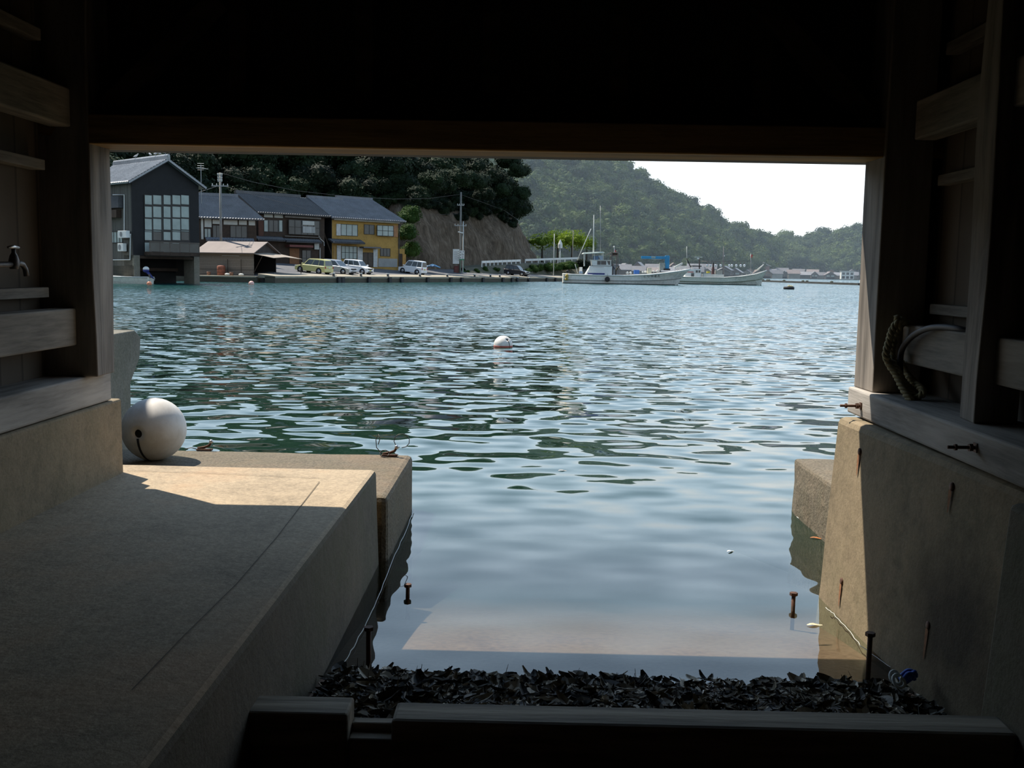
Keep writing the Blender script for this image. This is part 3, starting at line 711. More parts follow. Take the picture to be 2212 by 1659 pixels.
def tree(base, h, r, mesh, name, label, group, cat='tree', trunk=True):
    t_ = thing(name, label, cat, base, rnd.uniform(0, 6.28), group)
    c = bpy.data.objects.new('crown', mesh); COL.objects.link(c); c.parent = t_
    c.location = (0, 0, h - r * .85); c.scale = (r, r, r * rnd.uniform(.85, 1.1))
    if trunk and h > 1.9 * r:
        k = bpy.data.objects.new('trunk', TRUNK); COL.objects.link(k); k.parent = t_
        k.location = (0, 0, h - r * .85); k.scale = (r * .9, r * .9, max(.5, h - r * .85))
    return t_

# ---- near hill with the bare cliff behind the houses
BASE = [Vector(p) for p in ((-120, 60), (-66, 88), (-46, 106), (-40, 128), (-26, 141), (-13.5, 144), (-7.5, 160), (-.6, 174), (2.6, 188), (2, 205), (-8, 250))]
def base_at(t):
    t = max(0, min(len(BASE) - 1.001, t)); i = int(t); return BASE[i].lerp(BASE[i + 1], t - i)
def norm_at(t):
    d = base_at(t + .35) - base_at(t - .35); n_ = Vector((-d.y, d.x)); return n_.normalized()
CLIFF = [(0, 1.0), (1.2, 4.5), (2.6, 8.2), (4.2, 11.0), (9, 15), (16, 20.5), (30, 26), (55, 30), (90, 32)]
def prof(s, k=1.0):
    for (a, za), (b, zb) in zip(CLIFF, CLIFF[1:]):
        if s <= b: return za + (zb - za) * (s - a) / (b - a)
    return CLIFF[-1][1]
def near_pt(t, s):
    b = base_at(t); n_ = norm_at(t); q = b + n_ * s
    sink = 1.0 if t < 8 else max(.75, 1 - (t - 8) * .12)
    z = prof(s) * sink
    k = mnoise.noise((q.x * .22, q.y * .22, z * .22)) * 1.2 + mnoise.noise((q.x * .7, q.y * .7, z * .6)) * .5
    if s > .5: q = q + n_ * k
    return Vector((q.x, q.y, z + (k * .8 if s > 3 else 0)))
m = MB(); nt_, ss = 150, [0, .4, .8, 1.2, 1.6, 2.0, 2.4, 2.8, 3.3, 4.0, 5, 6.5, 9, 12, 16, 22, 30, 42, 55, 72, 90]
for i in range(nt_ + 1):
    for s in ss: m.v.append(tuple(near_pt(i / nt_ * (len(BASE) - 1), s)))
for i in range(nt_):
    for j in range(len(ss) - 1):
        k = i * len(ss) + j; m.f.append((k, k + len(ss), k + len(ss) + 1, k + 1))
def cliff_mat():
    t = NT('bare_cliff'); co = t.coord(); s_ = t.n('ShaderNodeSeparateXYZ'); t.l(co, s_.inputs[0])
    a = t.noise(t.mapping(co, (.8, .8, .28)), 1.0, 6, .65); b = t.noise(t.mapping(co, (3, 3, .7)), 1, 4)
    col = t.ramp(t.math('ADD', t.math('MULTIPLY', a.outputs[0], .6), t.math('MULTIPLY', b.outputs[0], .4)), [(.34, (.055, .042, .030)), (.5, (.125, .095, .068)), (.66, (.22, .175, .13))])
    g = t.noise(co, .35, 4, .6)
    f = t.math('ADD', t.math('MULTIPLY', t.math('SUBTRACT', s_.outputs['Z'], 10.5), .35), t.math('MULTIPLY', t.math('SUBTRACT', g.outputs[0], .5), 2.2))
    f = t.ramp(f, [(.0, (0, 0, 0)), (.5, (1, 1, 1))])
    t.pbr(t.mix(f, col, (.014, .022, .010)), .95, 0, t.bump(t.math('ADD', a.outputs[0], b.outputs[0]), .35, .7), spec=.1); return t.m
tag(m.obj('cliff_hill', cliff_mat(), None, True), 'steep bare brown cliff and wooded slope behind the waterfront houses', 'hillside', kind='structure')

DARK_LBL = 'dark leafy tree crowding the shaded wooded slope above the houses and cliff'
n_dark = 0
def dark(p, h, r):
    global n_dark
    n_dark += 1
    tree(p, h, r, CROWN_D[n_dark % 5], 'slope_tree', DARK_LBL, 'dark trees on the near slope')
def cliffy(t): return 4.6 < t < 7.6
r = random.Random(11)
for row, (s0, cnt, hh, u0, u1) in enumerate(((.9, 34, 5.5, 1.2, 4.35), (2.6, 34, 6.0, 1.0, 4.5), (4.8, 60, 6.0, .9, 8.5), (8.0, 56, 7.0, .9, 8.5), (13, 48, 8.0, .9, 8.5), (19, 42, 8.5, .9, 8.5), (27, 34, 9.0, .9, 8.3), (38, 30, 10, .9, 8), (55, 24, 11, .9, 8))):
    for i in range(cnt):
        t = u0 + (u1 - u0) * (i + r.uniform(-.3, .3)) / cnt
        s = s0 + r.uniform(-1.2, 1.2) + (0.8 if cliffy(t) and row > 1 else 0)
        p = near_pt(t, max(.8, s)); h = hh * r.uniform(.8, 1.25)
        if cliffy(t) and row == 2: h *= .62
        R = h * (r.uniform(.50, .62) if row < 4 else r.uniform(.44, .58))
        dark(p - Vector((0, 0, R * .35)), R * 1.7, R)
for i in range(40):
    t = 4.5 + 3.1 * (i + r.uniform(-.3, .3)) / 40; p = near_pt(t, r.uniform(3.4, 4.8)); q = r.uniform(1.0, 1.9)
    tree(p - Vector((0, 0, q * .75)), q * 1.85, q, CROWN_D[i % 5], 'cliff_top_bush', 'dark bush hanging over the top edge of the bare cliff', 'bushes on the cliff top', 'bush', False)
# bushes hanging over the cliff edge and filling its left flank
for px, py, d, rr in ((1120, 372, 169, 2.6), (1092, 350, 170, 3.2), (1125, 420, 168, 2.2), (1104, 444, 167, 2.4), (1128, 455, 167.5, 1.6), (1080, 415, 167, 2.8), (1062, 385, 166, 3.0),
                      (905, 425, 140, 2.4), (940, 395, 142, 2.8), (985, 385, 147, 3.0), (1030, 395, 156, 3.0), (965, 405, 146, 2.2), (1045, 420, 162, 2.2)):
    p = W(px, py, d); dark(p - Vector((0, 0, rr)), rr * 1.85, rr)
for px, py, d, rr, lab in ((884, 505, 135, 2.2, 'bright green bush beside the yellow house wall'), (893, 542, 136, 2.1, 'lower green bush at the foot of the cliff by the yellow house'), (890, 468, 138, 2.5, 'green bush high on the left edge of the bare cliff')):
    p = W(px, py, d); tree(p - Vector((0, 0, rr)), rr * 1.85, rr, CROWN_M[1], 'cliff_bush', lab, 'green bushes left of the cliff', 'bush', False)

# ---- hazy wooded hills across the bay
def hill(name, label, foot, ridge, conv, n_w, n_h, mat):
    """foot and ridge: lists of points along the hill; a surface between them"""
    def along(L, u):
        u = u * (len(L) - 1); i = min(int(u), len(L) - 2); return L[i].lerp(L[i + 1], u - i)
    def pt(u, v):
        a, b = along(foot, u), along(ridge, u); q = a.lerp(b, v)
        z = a.z + (b.z - a.z) * (v ** conv)
        k = mnoise.noise((q.x * .018, q.y * .018, 3)) * .10 * (b.z - a.z) * math.sin(PI * v) * 1.6
        return Vector((q.x, q.y, z + k))
    m = MB()
    for i in range(n_w + 1):
        for j in range(n_h + 1): m.v.append(tuple(pt(i / n_w, j / n_h)))
        b = pt(i / n_w, 1.0); m.v.append((b.x * 1.08, b.y + 120, b.z * .6))
    for i in range(n_w):
        for j in range(n_h + 1):
            k = i * (n_h + 2) + j; m.f.append((k, k + n_h + 2, k + n_h + 3, k + 1))
    tag(m.obj(name, mat, None, True), label, 'hill', kind='structure'); return pt
UNDER = plain('forest_floor', (.035, .05, .018), .95, 0, .3, .05)
mid = hill('wooded_hill', 'large hazy green wooded hill beyond the fishing boats',
           [W(640, 588, 380), W(1000, 590, 400), W(1150, 592, 425), W(1330, 594, 455), W(1480, 596, 505), W(1600, 597, 580), W(1680, 598, 640)],
           [W(640, 230, 570), W(1000, 262, 580), W(1190, 300, 585), W(1300, 354, 590), W(1440, 424, 610), W(1560, 496, 650), W(1680, 538, 690)], .9, 60, 20, UNDER)
far_ = hill('distant_hill', 'lower distant wooded hill on the right behind the far village',
            [W(1560, 597, 670), W(1700, 598, 690), W(1800, 600, 690), W(1880, 601, 675), W(2050, 603, 660)],
            [W(1560, 545, 740), W(1660, 528, 750), W(1740, 522, 745), W(1800, 517, 735), W(1866, 505, 725), W(2050, 478, 700)], .8, 40, 10, UNDER)
HILL_LBL = {'mid': 'rounded tree crown in the forest covering the large hazy hill', 'far': 'small rounded tree crown in the forest on the distant right hand ridge'}
def forest(pt, key, n_ind, n_mass, rad, seed, ulim, vlim):
    r = random.Random(seed); low = []; VV = []; FF = []; nv = 0
    for k in range(5):
        q = crown_mb(200 + k, 7, 420, .17, .8, .62); V = np.array(q.v); F = np.array([f if len(f) == 4 else (f[0], f[1], f[2], f[2]) for f in q.f if len(f) == 4]); low.append((V, F))
    for i in range(n_ind + n_mass):
        u = r.uniform(*ulim); v = r.uniform(*vlim) ** .85; p = pt(u, v)
        R = rad * r.uniform(.55, 1.4)
        if i < n_ind:
            tree(p - Vector((0, 0, R * .3)), R * 1.7, R, CROWN_H[i % 6], 'hillside_tree' if key == 'mid' else 'ridge_tree', HILL_LBL[key], f'trees of the {"large hazy hill" if key == "mid" else "distant ridge"}', trunk=False)
        else:
            V, F = low[i % 5]; a = r.uniform(0, 6.28); ca, sa = math.cos(a), math.sin(a)
            q = V * np.array([R, R, R * r.uniform(.8, 1.2)]); q = np.stack([q[:, 0] * ca - q[:, 1] * sa + p.x, q[:, 0] * sa + q[:, 1] * ca + p.y, q[:, 2] + p.z + R * .45], 1)
            VV.append(q); FF.append(F + nv); nv += len(V)
    V = np.concatenate(VV).astype(np.float32); F = np.concatenate(FF).astype(np.int32)
    me = bpy.data.meshes.new('forest_canopy'); me.vertices.add(len(V)); me.vertices.foreach_set('co', V.ravel())
    me.loops.add(F.size); me.loops.foreach_set('vertex_index', F.ravel()); me.polygons.add(len(F)); me.polygons.foreach_set('loop_start', np.arange(0, F.size, 4, dtype=np.int32))
    me.update(calc_edges=True); me.materials.append(LEAF_HILL)
    o = bpy.data.objects.new('forest_canopy', me); COL.objects.link(o)
    tag(o, f'dense green forest canopy covering the {"large hazy hill" if key == "mid" else "distant right hand ridge"}', 'forest', kind='stuff')
forest(mid, 'mid', 290, 1300, 6.2, 5, (.20, 1.0), (.0, 1.02))
forest(far_, 'far', 110, 330, 6.2, 6, (.0, .80), (.02, 1.02))
p = W(1752, 521, 742); t_ = tree(p - Vector((0, 0, 3)), 7.5, 2.6, CROWN_H[2], 'pine_tree', 'lone taller pine tree standing up from the distant ridge', None)
for ch in t_.children:
    if ch.name.startswith('crown'): ch.scale = (2.1, 2.1, 3.4)

# ---- haze over the bay
hz = NT('sea_haze'); vsn = hz.n('ShaderNodeVolumeScatter'); vsn.inputs['Color'].default_value = (.70, .86, 1, 1); vsn.inputs['Density'].default_value = .00036; vsn.inputs['Anisotropy'].default_value = .2
hz.l(vsn.outputs[0], hz.out.inputs['Volume'])
tag(MB().box(-400, 600, 200, 1000, -.5, 130).obj('sea_haze', hz.m), 'thin pale summer haze over the far side of the bay', 'haze', kind='stuff')

# ---- quay, road and shore in front of the houses
Q0 = Vector((-29.8, 83.5)); Q1 = Vector((7.2, 170.0)); QD = (Q1 - Q0).normalized(); QN = Vector((-QD.y, QD.x))
Q0 = Vector((-23.4, 98.0)) - QD * 1.0
QL = (Q1 - Q0).length
def q_at(s, off): 
    p = Q0 + QD * s + QN * off; return p
qa = math.atan2(QD.y, QD.x)
quay = thing('quay', 'long grey concrete quay wall with pale kerb along the waterfront road', 'quay', (Q0.x, Q0.y, 0), qa, kind='structure')
MB().box(0, QL, 0, 1.2, -1.5, .62).obj('quay_wall', M['quay'], quay)
MB().hexa([(0, -.03, .45), (QL, -.03, .45), (QL, 2.0, .45), (0, 2.0, .45), (0, -.03, .655), (QL, -.03, .655), (QL, 2.0, .87), (0, 2.0, .87)]).obj('quay_kerb', M['kerb'], quay, bevel=.02)
prof_r = [(2.0, .85), (3.2, .92), (4.6, 1.02), (8.0, 1.50), (14, 2.0), (30, 3.0)]
m = MB()
for (a, za), (b, zb) in zip(prof_r[:-1], prof_r[1:-1]): m.quad((a * 1.25, a, za), (QL + 14, a, za), (QL + 14, b, zb), (b * 1.25, b, zb))
m.quad((2.5, 2.0, -1), (QL + 14, 2.0, -1), (QL + 14, 2.0, .85), (2.5, 2.0, .85))
m.obj('road', M['asphalt'], quay)
MB().box(QL - .6, QL, 0, 16, -1.5, .62).box(QL - .6, QL, 0, 16, .62, .74).obj('quay_end', M['quay'], quay)
def road_z(off):
    for (a, za), (b, zb) in zip(prof_r, prof_r[1:]):
        if off <= b: return za + (zb - za) * (off - a) / (b - a)
    return 3
def q_of(p): d = Vector((p.x, p.y)) - Q0; return d.dot(QD), d.dot(QN)
# quay station s at an image column
def s_at(px):
    r_ = ray(px, 600); d = Vector((r_.x, r_.y)); # EYE.xy=0
    # Q0 + QD s = d k
    det = QD.x * -d.y + QD.y * d.x
    return (-Q0.x * -d.y + -Q0.y * d.x) / det
for i, px in enumerate((730, 738, 795, 840, 866, 922, 972, 996, 1042, 1085, 1105, 1180, 1199)):
    p = q_at(s_at(px), -.14); o = MB().box(-.28, .28, -.11, .13, -.5, .58).obj('quay_fender', M['black'], loc=(p.x, p.y, 0)); o.rotation_euler.z = qa
    tag(o, 'upright black rubber fender on the quay wall below the road', 'fender', 'black fenders along the quay')
def bollard(px, i):
    p = q_at(s_at(px), .25)
    t_ = thing('bollard', 'small dark mooring bollard on the pale quay kerb', 'bollard', (p.x, p.y, .67), qa, 'bollards along the quay kerb')
    MB().lathe([(.16, 0), (.13, .08), (.12, .25)], n=10).obj('shaft', M['iron'], t_, True)
    MB().box(-.32, .12, -.12, .12, .25, .36).obj('horn', M['offwhite'], t_, bevel=.03)
for i, px in enumerate((725, 784, 842, 911, 970, 1029, 1063, 1083)): bollard(px, i)
for px, lab in ((1116, 'white topped tyre fender hanging on the quay below the black car'), (1141, 'tyre fender with a white float hanging on the quay behind the boat stern')):
    p = q_at(s_at(px), -.16); t_ = thing('tyre_fender', lab, 'tyre', (p.x, p.y, .25), qa)
    MB().lathe([(.16, -.10), (.33, -.10), (.36, 0), (.33, .10), (.16, .10)], axis=(0, -1, 0), n=14).obj('tyre', M['black'], t_, True)
    MB().ball((0, -.02, .36), .12, 8, 6).obj('float', M['white'], t_, True)

# low quay under the boat shed, left
sq = thing('shed_quay', 'low mossy concrete landing in front of the wooden boat shed', 'landing', (0, 0, 0), kind='structure')
a, b = W(428, 606, 97), W(552, 606, 97)
MB().box(a.x - .5, b.x, 97, 104, -1.5, .50).obj('landing_wall', M['quay'], sq)
MB().box(a.x - .5, b.x, 96.95, 104, .46, .60).obj('landing_kerb', M['kerb'], sq)
yb, yc = q_at(.6, .5), q_at(17.4, 14)
m = MB().hexa([(-26.8, 99.3, -1), (yb.x, yb.y, -1), (yc.x, yc.y, -1), (-36, 113, -1), (-26.8, 99.3, .56), (yb.x, yb.y, .69), (yc.x, yc.y, 1.9), (-36, 113, 1.2)])
m.obj('yard', M['asphalt'], sq)
m = MB().hexa([(-70, 90, -1.5), (-37, 92, -1.5), (-30, 104, -1.5), (-70, 130, -1.5), (-70, 90, .5), (-37, 92, .5), (-30, 104, .6), (-70, 130, 1.5)])
m.obj('rear_yard', M['quay'], sq)
# ================================================================== HOUSES ON THE FAR SHORE
class Facade:     # a vertical house front: local x along it (left to right), y inwards, z up
    def __init__(s, o, d):
        s.o = Vector(o); s.u = Vector(d).normalized(); s.v = Vector((-s.u.y, s.u.x)); s.a = math.atan2(s.u.y, s.u.x)
        s.M = Matrix.Translation((s.o.x, s.o.y, 0)) @ Matrix.Rotation(s.a, 4, 'Z')
    def at(s, px, py, off=0.0):
        r = ray(px, py); d = Vector((r.x, r.y)); k = (s.o.dot(s.v) + off) / d.dot(s.v)
        return (d * k - s.o).dot(s.u), EYE.z + r.z * k
    def rect(s, x0, y0, x1, y1, off=0.0):
        a, b = s.at(x0, y0, off), s.at(x1, y1, off); return a[0], b[0], b[1], a[1]    # t0, t1, z0, z1
TILE = {}
def tile_mat(name, c, rough=.42):
    t = NT(name); co = t.coord(); a = t.noise(co, .9, 4); b = t.noise(co, 9, 2)
    f = t.math('ADD', t.math('MULTIPLY', a.outputs[0], .5), t.math('MULTIPLY', b.outputs[0], .5))
    t.pbr(t.ramp(f, [(.3, sc3(c, .6)), (.7, sc3(c, 1.4))]), rough, 0, spec=.6); return t.m
T_LIGHT = tile_mat('sun_glare_roof_tiles', (.33, .33, .34), .30); T_DARK = tile_mat('charcoal_roof_tiles', (.07, .072, .078), .45); T_BLUE = tile_mat('blue_grey_roof_tiles', (.14, .15, .17), .4)  # pale boathouse tiles carry the sun glare in their colour
def roof_panel(m, A, B, C, D, pitch=.29, row=.30, amp=.04):     # eave left, eave right, ridge right, ridge left
    A, B, C, D = map(Vector, (A, B, C, D)); n_ = (B - A).cross(D - A).normalized()
    if n_.z < 0: n_ = -n_
    nu = max(2, int((B - A).length / pitch)) * 4; nv = max(1, int(((D - A).length + (C - B).length) / 2 / row))
    b = len(m.v); cols = nu + 1
    for j in range(nv):
        for e, lift in ((0, .045), (1, .0)):
            v = (j + e) / nv
            for i in range(cols):
                u = i / nu; p = A.lerp(B, u).lerp(D.lerp(C, u), v)
                m.v.append(tuple(p + n_ * (lift + amp * math.cos(2 * PI * i / 4))))
    for j in range(2 * nv - 1):
        for i in range(nu):
            k = b + j * cols + i; m.f.append((k, k + 1, k + cols + 1, k + cols))
    b = len(m.v); m.v += [tuple(q - n_ * .12) for q in (A, B, C, D)]; m.f.append((b, b + 1, b + 2, b + 3))
    for i, (p, q) in enumerate(((A, B), (B, C), (C, D), (D, A))):
        m.quad(p - n_ * .12, q - n_ * .12, q + n_ * .03, p + n_ * .03)
def build(h, F, mb, name, mat, smooth=False, parent=None):
    P = parent or h
    W_ = Matrix.Translation(h.location) @ Matrix.Rotation(h.rotation_euler.z, 4, 'Z')
    return mb.xf(W_.inverted() @ F.M).obj(name, mat, P, smooth)
def house(F, name, label, z=0.0): return thing(name, label, 'house', (F.o.x, F.o.y, z), F.a)
def window(h, F, R, cols, rows, fm, pm, off=0.0, w_=.05, parts=None):
    t0, t1, z0, z1 = R; m = MB()
    m.box(t0, t1, off - .06, off + .02, z0, z0 + w_).box(t0, t1, off - .06, off + .02, z1 - w_, z1).box(t0, t0 + w_, off - .06, off + .02, z0, z1).box(t1 - w_, t1, off - .06, off + .02, z0, z1)
    for i in range(1, cols): x = t0 + (t1 - t0) * i / cols; m.box(x - w_ / 2, x + w_ / 2, off - .05, off + .02, z0, z1)
    for i in range(1, rows): z = z0 + (z1 - z0) * i / rows; m.box(t0, t1, off - .05, off + .02, z - w_ / 2, z + w_ / 2)
    f = build(h, F, m, 'window_frame', fm)
    build(h, F, MB().box(t0, t1, off - .02, off + .01, z0, z1), 'window_panes', pm, parent=f); return f
def panel(h, F, R, name, mat, y0=-.05, y1=.0, parent=None):
    return build(h, F, MB().box(R[0], R[1], y0, y1, R[2], R[3]), name, mat, parent=parent)

BLK = plain('black_stained_boards', (.009, .009, .010), .75, 0, .25, 2)
SIDING = lines('grey_weathered_siding', (.115, .108, .092), 1, .16, .6)
BRN = plain('dark_brown_timber', (.045, .028, .018), .8, 0, .3, 3)
PLAS = plain('white_plaster', (.50, .50, .46), .8, 0, .1, 1.5)
OCH = concrete('ochre_plaster', (.40, .24, .065), scale=.35, bumpd=.01, speck=.1)
GREYW = plain('grey_plaster', (.30, .30, .28), .8, 0, .12, 1)
CURT = plain('pale_curtain', (.40, .44, .40), .7, 0, .12, 1.5)
DGLASS = glass('shop_glass', (.05, .06, .06), .1)
FR = plain('dark_window_frame', (.03, .026, .022), .6)
AL = plain('grey_aluminium', (.30, .31, .31), .45, .4, .1)
RUSTROOF = plain('rust_pink_metal_roof', (.19, .15, .13), .7, 0, .12, .8)
OLDW = lines('old_horizontal_boards', (.20, .165, .13), 2, .17, .55)

# ---- black boathouse
F1 = Facade((-31.1, 81.0), (.67, .74)); Hs = 8.5; Wd = 5.8
h = house(F1, 'black_boathouse', 'tall black gabled boathouse with a big white paned window standing over the water')
build(h, F1, MB().prism([(0, 2.2), (Wd, 2.2), (Wd, 8.1), (Wd / 2, 9.85), (0, 8.1)], 0, .18), 'front_wall', BLK)
build(h, F1, MB().box(0, .16, .18, Hs, .6, 8.1), 'side_wall', SIDING)
build(h, F1, MB().box(Wd - .16, Wd, .18, Hs, .6, 8.1).box(0, Wd, Hs - .1, Hs, .6, 8.1), 'rear_wall', BLK)
m = MB(); e = .5; ez = 8.18 - .25; rz = 9.98
roof_panel(m, (-e, Hs + .3, ez), (-e, -.45, ez), (Wd / 2, -.45, rz), (Wd / 2, Hs + .3, rz)); build(h, F1, m, 'roof_slope', T_LIGHT, True)
m = MB(); roof_panel(m, (Wd + e, -.45, ez), (Wd + e, Hs + .3, ez), (Wd / 2, Hs + .3, rz), (Wd / 2, -.45, rz)); build(h, F1, m, 'roof_slope', T_LIGHT, True)
m = MB().box(Wd / 2 - .16, Wd / 2 + .16, -.45, Hs + .3, rz - .05, rz + .26).tube([(Wd / 2, -.5, rz + .27), (Wd / 2, Hs + .3, rz + .27)], .13, 8)
build(h, F1, m, 'ridge_cap', T_LIGHT)
m = MB()
for s_ in (0, 1):
    a = (-e, ez) if not s_ else (Wd + e, ez); m.prism([(a[0], a[1] - .22), (a[0], a[1] + .02), (Wd / 2, rz + .02), (Wd / 2, rz - .22)], -.44, -.38)
build(h, F1, m, 'barge_board', BLK)
xs = [312, 328.6, 330, 347.5, 352.5, 367.5, 371.5, 388.5, 390.5, 407]
ys = [(421.5, 442), (446, 470), (472.5, 496.5), (501, 519)]
wn = MB().box(*[*F1.rect(310.5, 420, 410, 556, 0)[:2]], -.06, -.02, *F1.rect(310.5, 420, 410, 556, 0)[2:])
wf = build(h, F1, wn, 'window_frame', FR)
m = MB(); md = MB()
for r_, (ya, yb) in enumerate(ys):
    for c_ in range(5):
        R = F1.rect(xs[2 * c_] if c_ else 312, ya, xs[2 * c_ + 1] if c_ else 327, yb)
        tgt = md if (r_ == 3 and c_ in (1, 4)) else m
        tgt.box(R[0], R[1], -.075, -.055, R[2], R[3])
for (xa, xb, dk) in ((312, 327, 0), (330, 347.5, 1), (352.5, 367.5, 0), (371.5, 388.5, 0), (390.5, 407, 1)):
    R = F1.rect(xa, 524, xb, 546); (md if dk else m).box(R[0], R[1], -.075, -.055, R[2], R[3])
for xa, xb in ((312, 327), (330.5, 347), (371.5, 388.5), (390.5, 407)):
    R = F1.rect(xa, 498, xb, 500.2); m.box(R[0], R[1], -.075, -.055, R[2], R[3])
build(h, F1, m, 'curtained_panes', CURT, parent=wf); build(h, F1, md, 'dark_panes', DGLASS, parent=wf)
# balcony
R = F1.rect(323, 521, 431.5, 554, -.9)
bl = build(h, F1, MB().box(R[0], R[1], -.9, 0, R[2], R[2] + .28), 'balcony', BRN)
m = MB().box(R[0], R[1], -.92, -.84, R[3] - .08, R[3])
for i in range(6): x = R[0] + (R[1] - R[0] - .07) * i / 5; m.box(x, x + .07, -.9, -.84, R[2], R[3])
build(h, F1, m, 'balcony_railing', plain('worn_railing', (.12, .095, .075), .7), parent=bl)
build(h, F1, MB().box(R[0] + .05, R[1] - .05, -.89, -.88, R[2] + .3, R[3] - .1), 'balcony_glass', glass('smoky_glass', (.05, .055, .05), .2), parent=bl)
for t_, nm in ((.0, 0), (Wd - .55, 1)):
    build(h, F1, MB().box(t_, t_ + .5, -.05, 1.6, -1.5, 2.25), 'concrete_leg', M['pier'])
build(h, F1, MB().box(.5, Wd - .5, 3.0, 3.2, -1.5, 2.2), 'bay_back_wall', M['dark'])
build(h, F1, MB().box(0, Wd, 0, .3, 2.0, 2.25).box(.6, Wd - .6, 2.5, 2.8, 1.0, 1.25), 'bay_beam', BRN)
F1s = Facade(Vector((-31.1, 81.0)) + F1.v * Hs, -F1.v)
def s_rect(*a): return F1s.rect(*a)
build(h, F1s, MB().box(0, Hs, .0, .1, -1.2, 1.4), 'side_footing', M['pier'])
for (rc, nm, mt) in (((236, 426, 267, 449), 'side_window_hood', T_DARK), ((236, 455, 263, 470), 'window_box', BRN)):
    R = s_rect(*rc); panel(h, F1s, (max(R[0], .2), R[1], R[2], R[3]), nm, mt, -.45, .0)
R = s_rect(240, 500, 266, 525); window(h, F1s, (max(.3, R[0]), R[1], R[2], R[3]), 4, 1, FR, CURT)
def pipe(h, F, pts, r, name, mat): return build(h, F, MB().tube([(F.at(*p)[0], -.08, F.at(*p)[1]) for p in pts], r, 6), name, mat)
pipe(h, F1s, [(246, 421), (270.5, 421), (270.5, 500)], .045, 'white_conduit', M['white'])
pipe(h, F1s, [(284, 505), (283, 561), (238, 561.5)], .045, 'white_conduit', M['white'])
for rc, lab in (((266, 499, 284.5, 514), 'larger white air conditioner unit high on the grey side of the black boathouse'), ((265.5, 526, 277.5, 543), 'smaller white air conditioner unit below the other one on the black boathouse')):
    R = s_rect(*rc); c = F1s.M @ Vector(((R[0] + R[1]) / 2, -.3, R[2]))
    t_ = thing('air_conditioner', lab, 'air conditioner', c, F1s.a, 'air conditioners on the boathouse')
    w2, hh = (R[1] - R[0]) / 2, R[3] - R[2]
    MB().box(-w2, w2, -.16, .16, 0, hh).obj('casing', M['white'], t_, bevel=.02)
    MB().lathe([(hh * .36, 0), (hh * .36, .015)], (-w2 * .2, -.165, hh / 2), (0, -1, 0), 14).obj('fan_grille', AL, t_)
    MB().box(-w2 * .8, w2 * .8, .1, .32, -.06, 0).obj('bracket', M['iron'], t_)
# birds on the ridge
FRG = Facade((F1.M @ Vector((Wd / 2, Hs, 0))).xy, -F1.v)
def bird_mesh(seed):
    rr = random.Random(seed); m = MB(); q = rr.uniform(-.2, .2)
    m.tube([(-.20, 0, .10), (-.10, 0, .13), (0, 0, .17), (.08, 0, .22), (.10, 0, .27), (.12, 0, .31), (.17, 0, .325), (.21, 0, .31)], [.012, .055, .075, .06, .035, .042, .03, .005], 8)
    m.tube([(-.02, .03, .12), (-.02, .03, 0)], .008, 4).tube([(-.02, -.03, .12), (-.02, -.03, 0)], .008, 4); return m
BIRD = [bird_mesh(i).mesh('bird', plain('pale_grey_plumage', (.45, .45, .45), .8, 0, .35, 14), True) for i in range(2)]
words_ = ('first', 'second', 'third', 'fourth', 'fifth', 'sixth')
for i, px in enumerate((294, 324.5, 337, 344, 358.5, 366.5)):
    p = FRG.M @ Vector((FRG.at(px, 350)[0], 0, rz + .38))
    o = bpy.data.objects.new('bird', BIRD[i % 2]); COL.objects.link(o); o.location = p; o.rotation_euler.z = (0.3, 2.6, .8, 2.9, .5, 2.2)[i]; o.scale = (1.1,) * 3
    tag(o, f'grey bird perched on the black boathouse ridge, {words_[i]} from the post side', 'bird', 'birds on the boathouse ridge')
# television aerial
p = W(434.5, 401, 88)
t_ = thing('television_aerial', 'thin television aerial standing beside the black boathouse roof', 'aerial', p)
L = 44 / FPX * 88
MB().tube([(0, 0, -1.5), (0, 0, L)], .03, 6).obj('mast', AL, t_)
m = MB().tube([(-.35, 0, L - .3), (.6, .1, L - .35)], .025, 5)
for i in range(5): m.tube([(-.3 + .16 * i, -.35, L - .3), (-.3 + .16 * i, .35, L - .3)], .016, 4)
for z in (.0, .18, .36, .54): m.tube([(-.3, 0, L - .1 - z + .2), (.25, .05, L - .1 - z + .2)], .016, 4)
m.obj('elements', AL, t_)

# ---- low grey roofed house
F2 = Facade(W(430, 600, 109).xy, (.93, .37)); L2 = F2.at(554, 500)[0]
h = house(F2, 'tiled_house', 'low white walled house with a grey tiled roof behind the wooden shed')
zt = F2.at(500, 474)[1]; ze = F2.at(500, 472, -.7)[1]
build(h, F2, MB().box(0, L2, 0, 6, .5, zt + .1), 'wall', BRN)
zr = F2.at(470, 423, 3.2)[1]
m = MB(); roof_panel(m, (-.5, -.7, ze), (L2 + .8, -.7, ze), (F2.at(512, 423, 3.2)[0], 3.2, zr), (-.3, 3.2, zr)); build(h, F2, m, 'roof_slope', T_BLUE, True)
m = MB(); roof_panel(m, (L2 + .8, 7, ze), (-.5, 7, ze), (-.3, 3.2, zr), (F2.at(512, 423, 3.2)[0], 3.2, zr)); build(h, F2, m, 'roof_slope', T_BLUE, True)
build(h, F2, MB().box(-.3, F2.at(512, 423, 3.2)[0] + .1, 3.05, 3.35, zr - .05, zr + .28), 'ridge_cap', T_BLUE)
for rc in ((434, 471, 439.5, 517), (441.5, 472, 457, 491), (459, 474, 477, 484), (483, 475, 513, 486), (516, 476, 533, 486), (537, 476, 551, 487)): panel(h, F2, F2.rect(*rc), 'plaster_panel', PLAS)
window(h, F2, F2.rect(459, 486, 476, 514), 2, 1, FR, DGLASS); window(h, F2, F2.rect(497, 487, 534, 514), 3, 1, FR, DGLASS); window(h, F2, F2.rect(441, 493, 456, 514), 2, 1, FR, CURT)
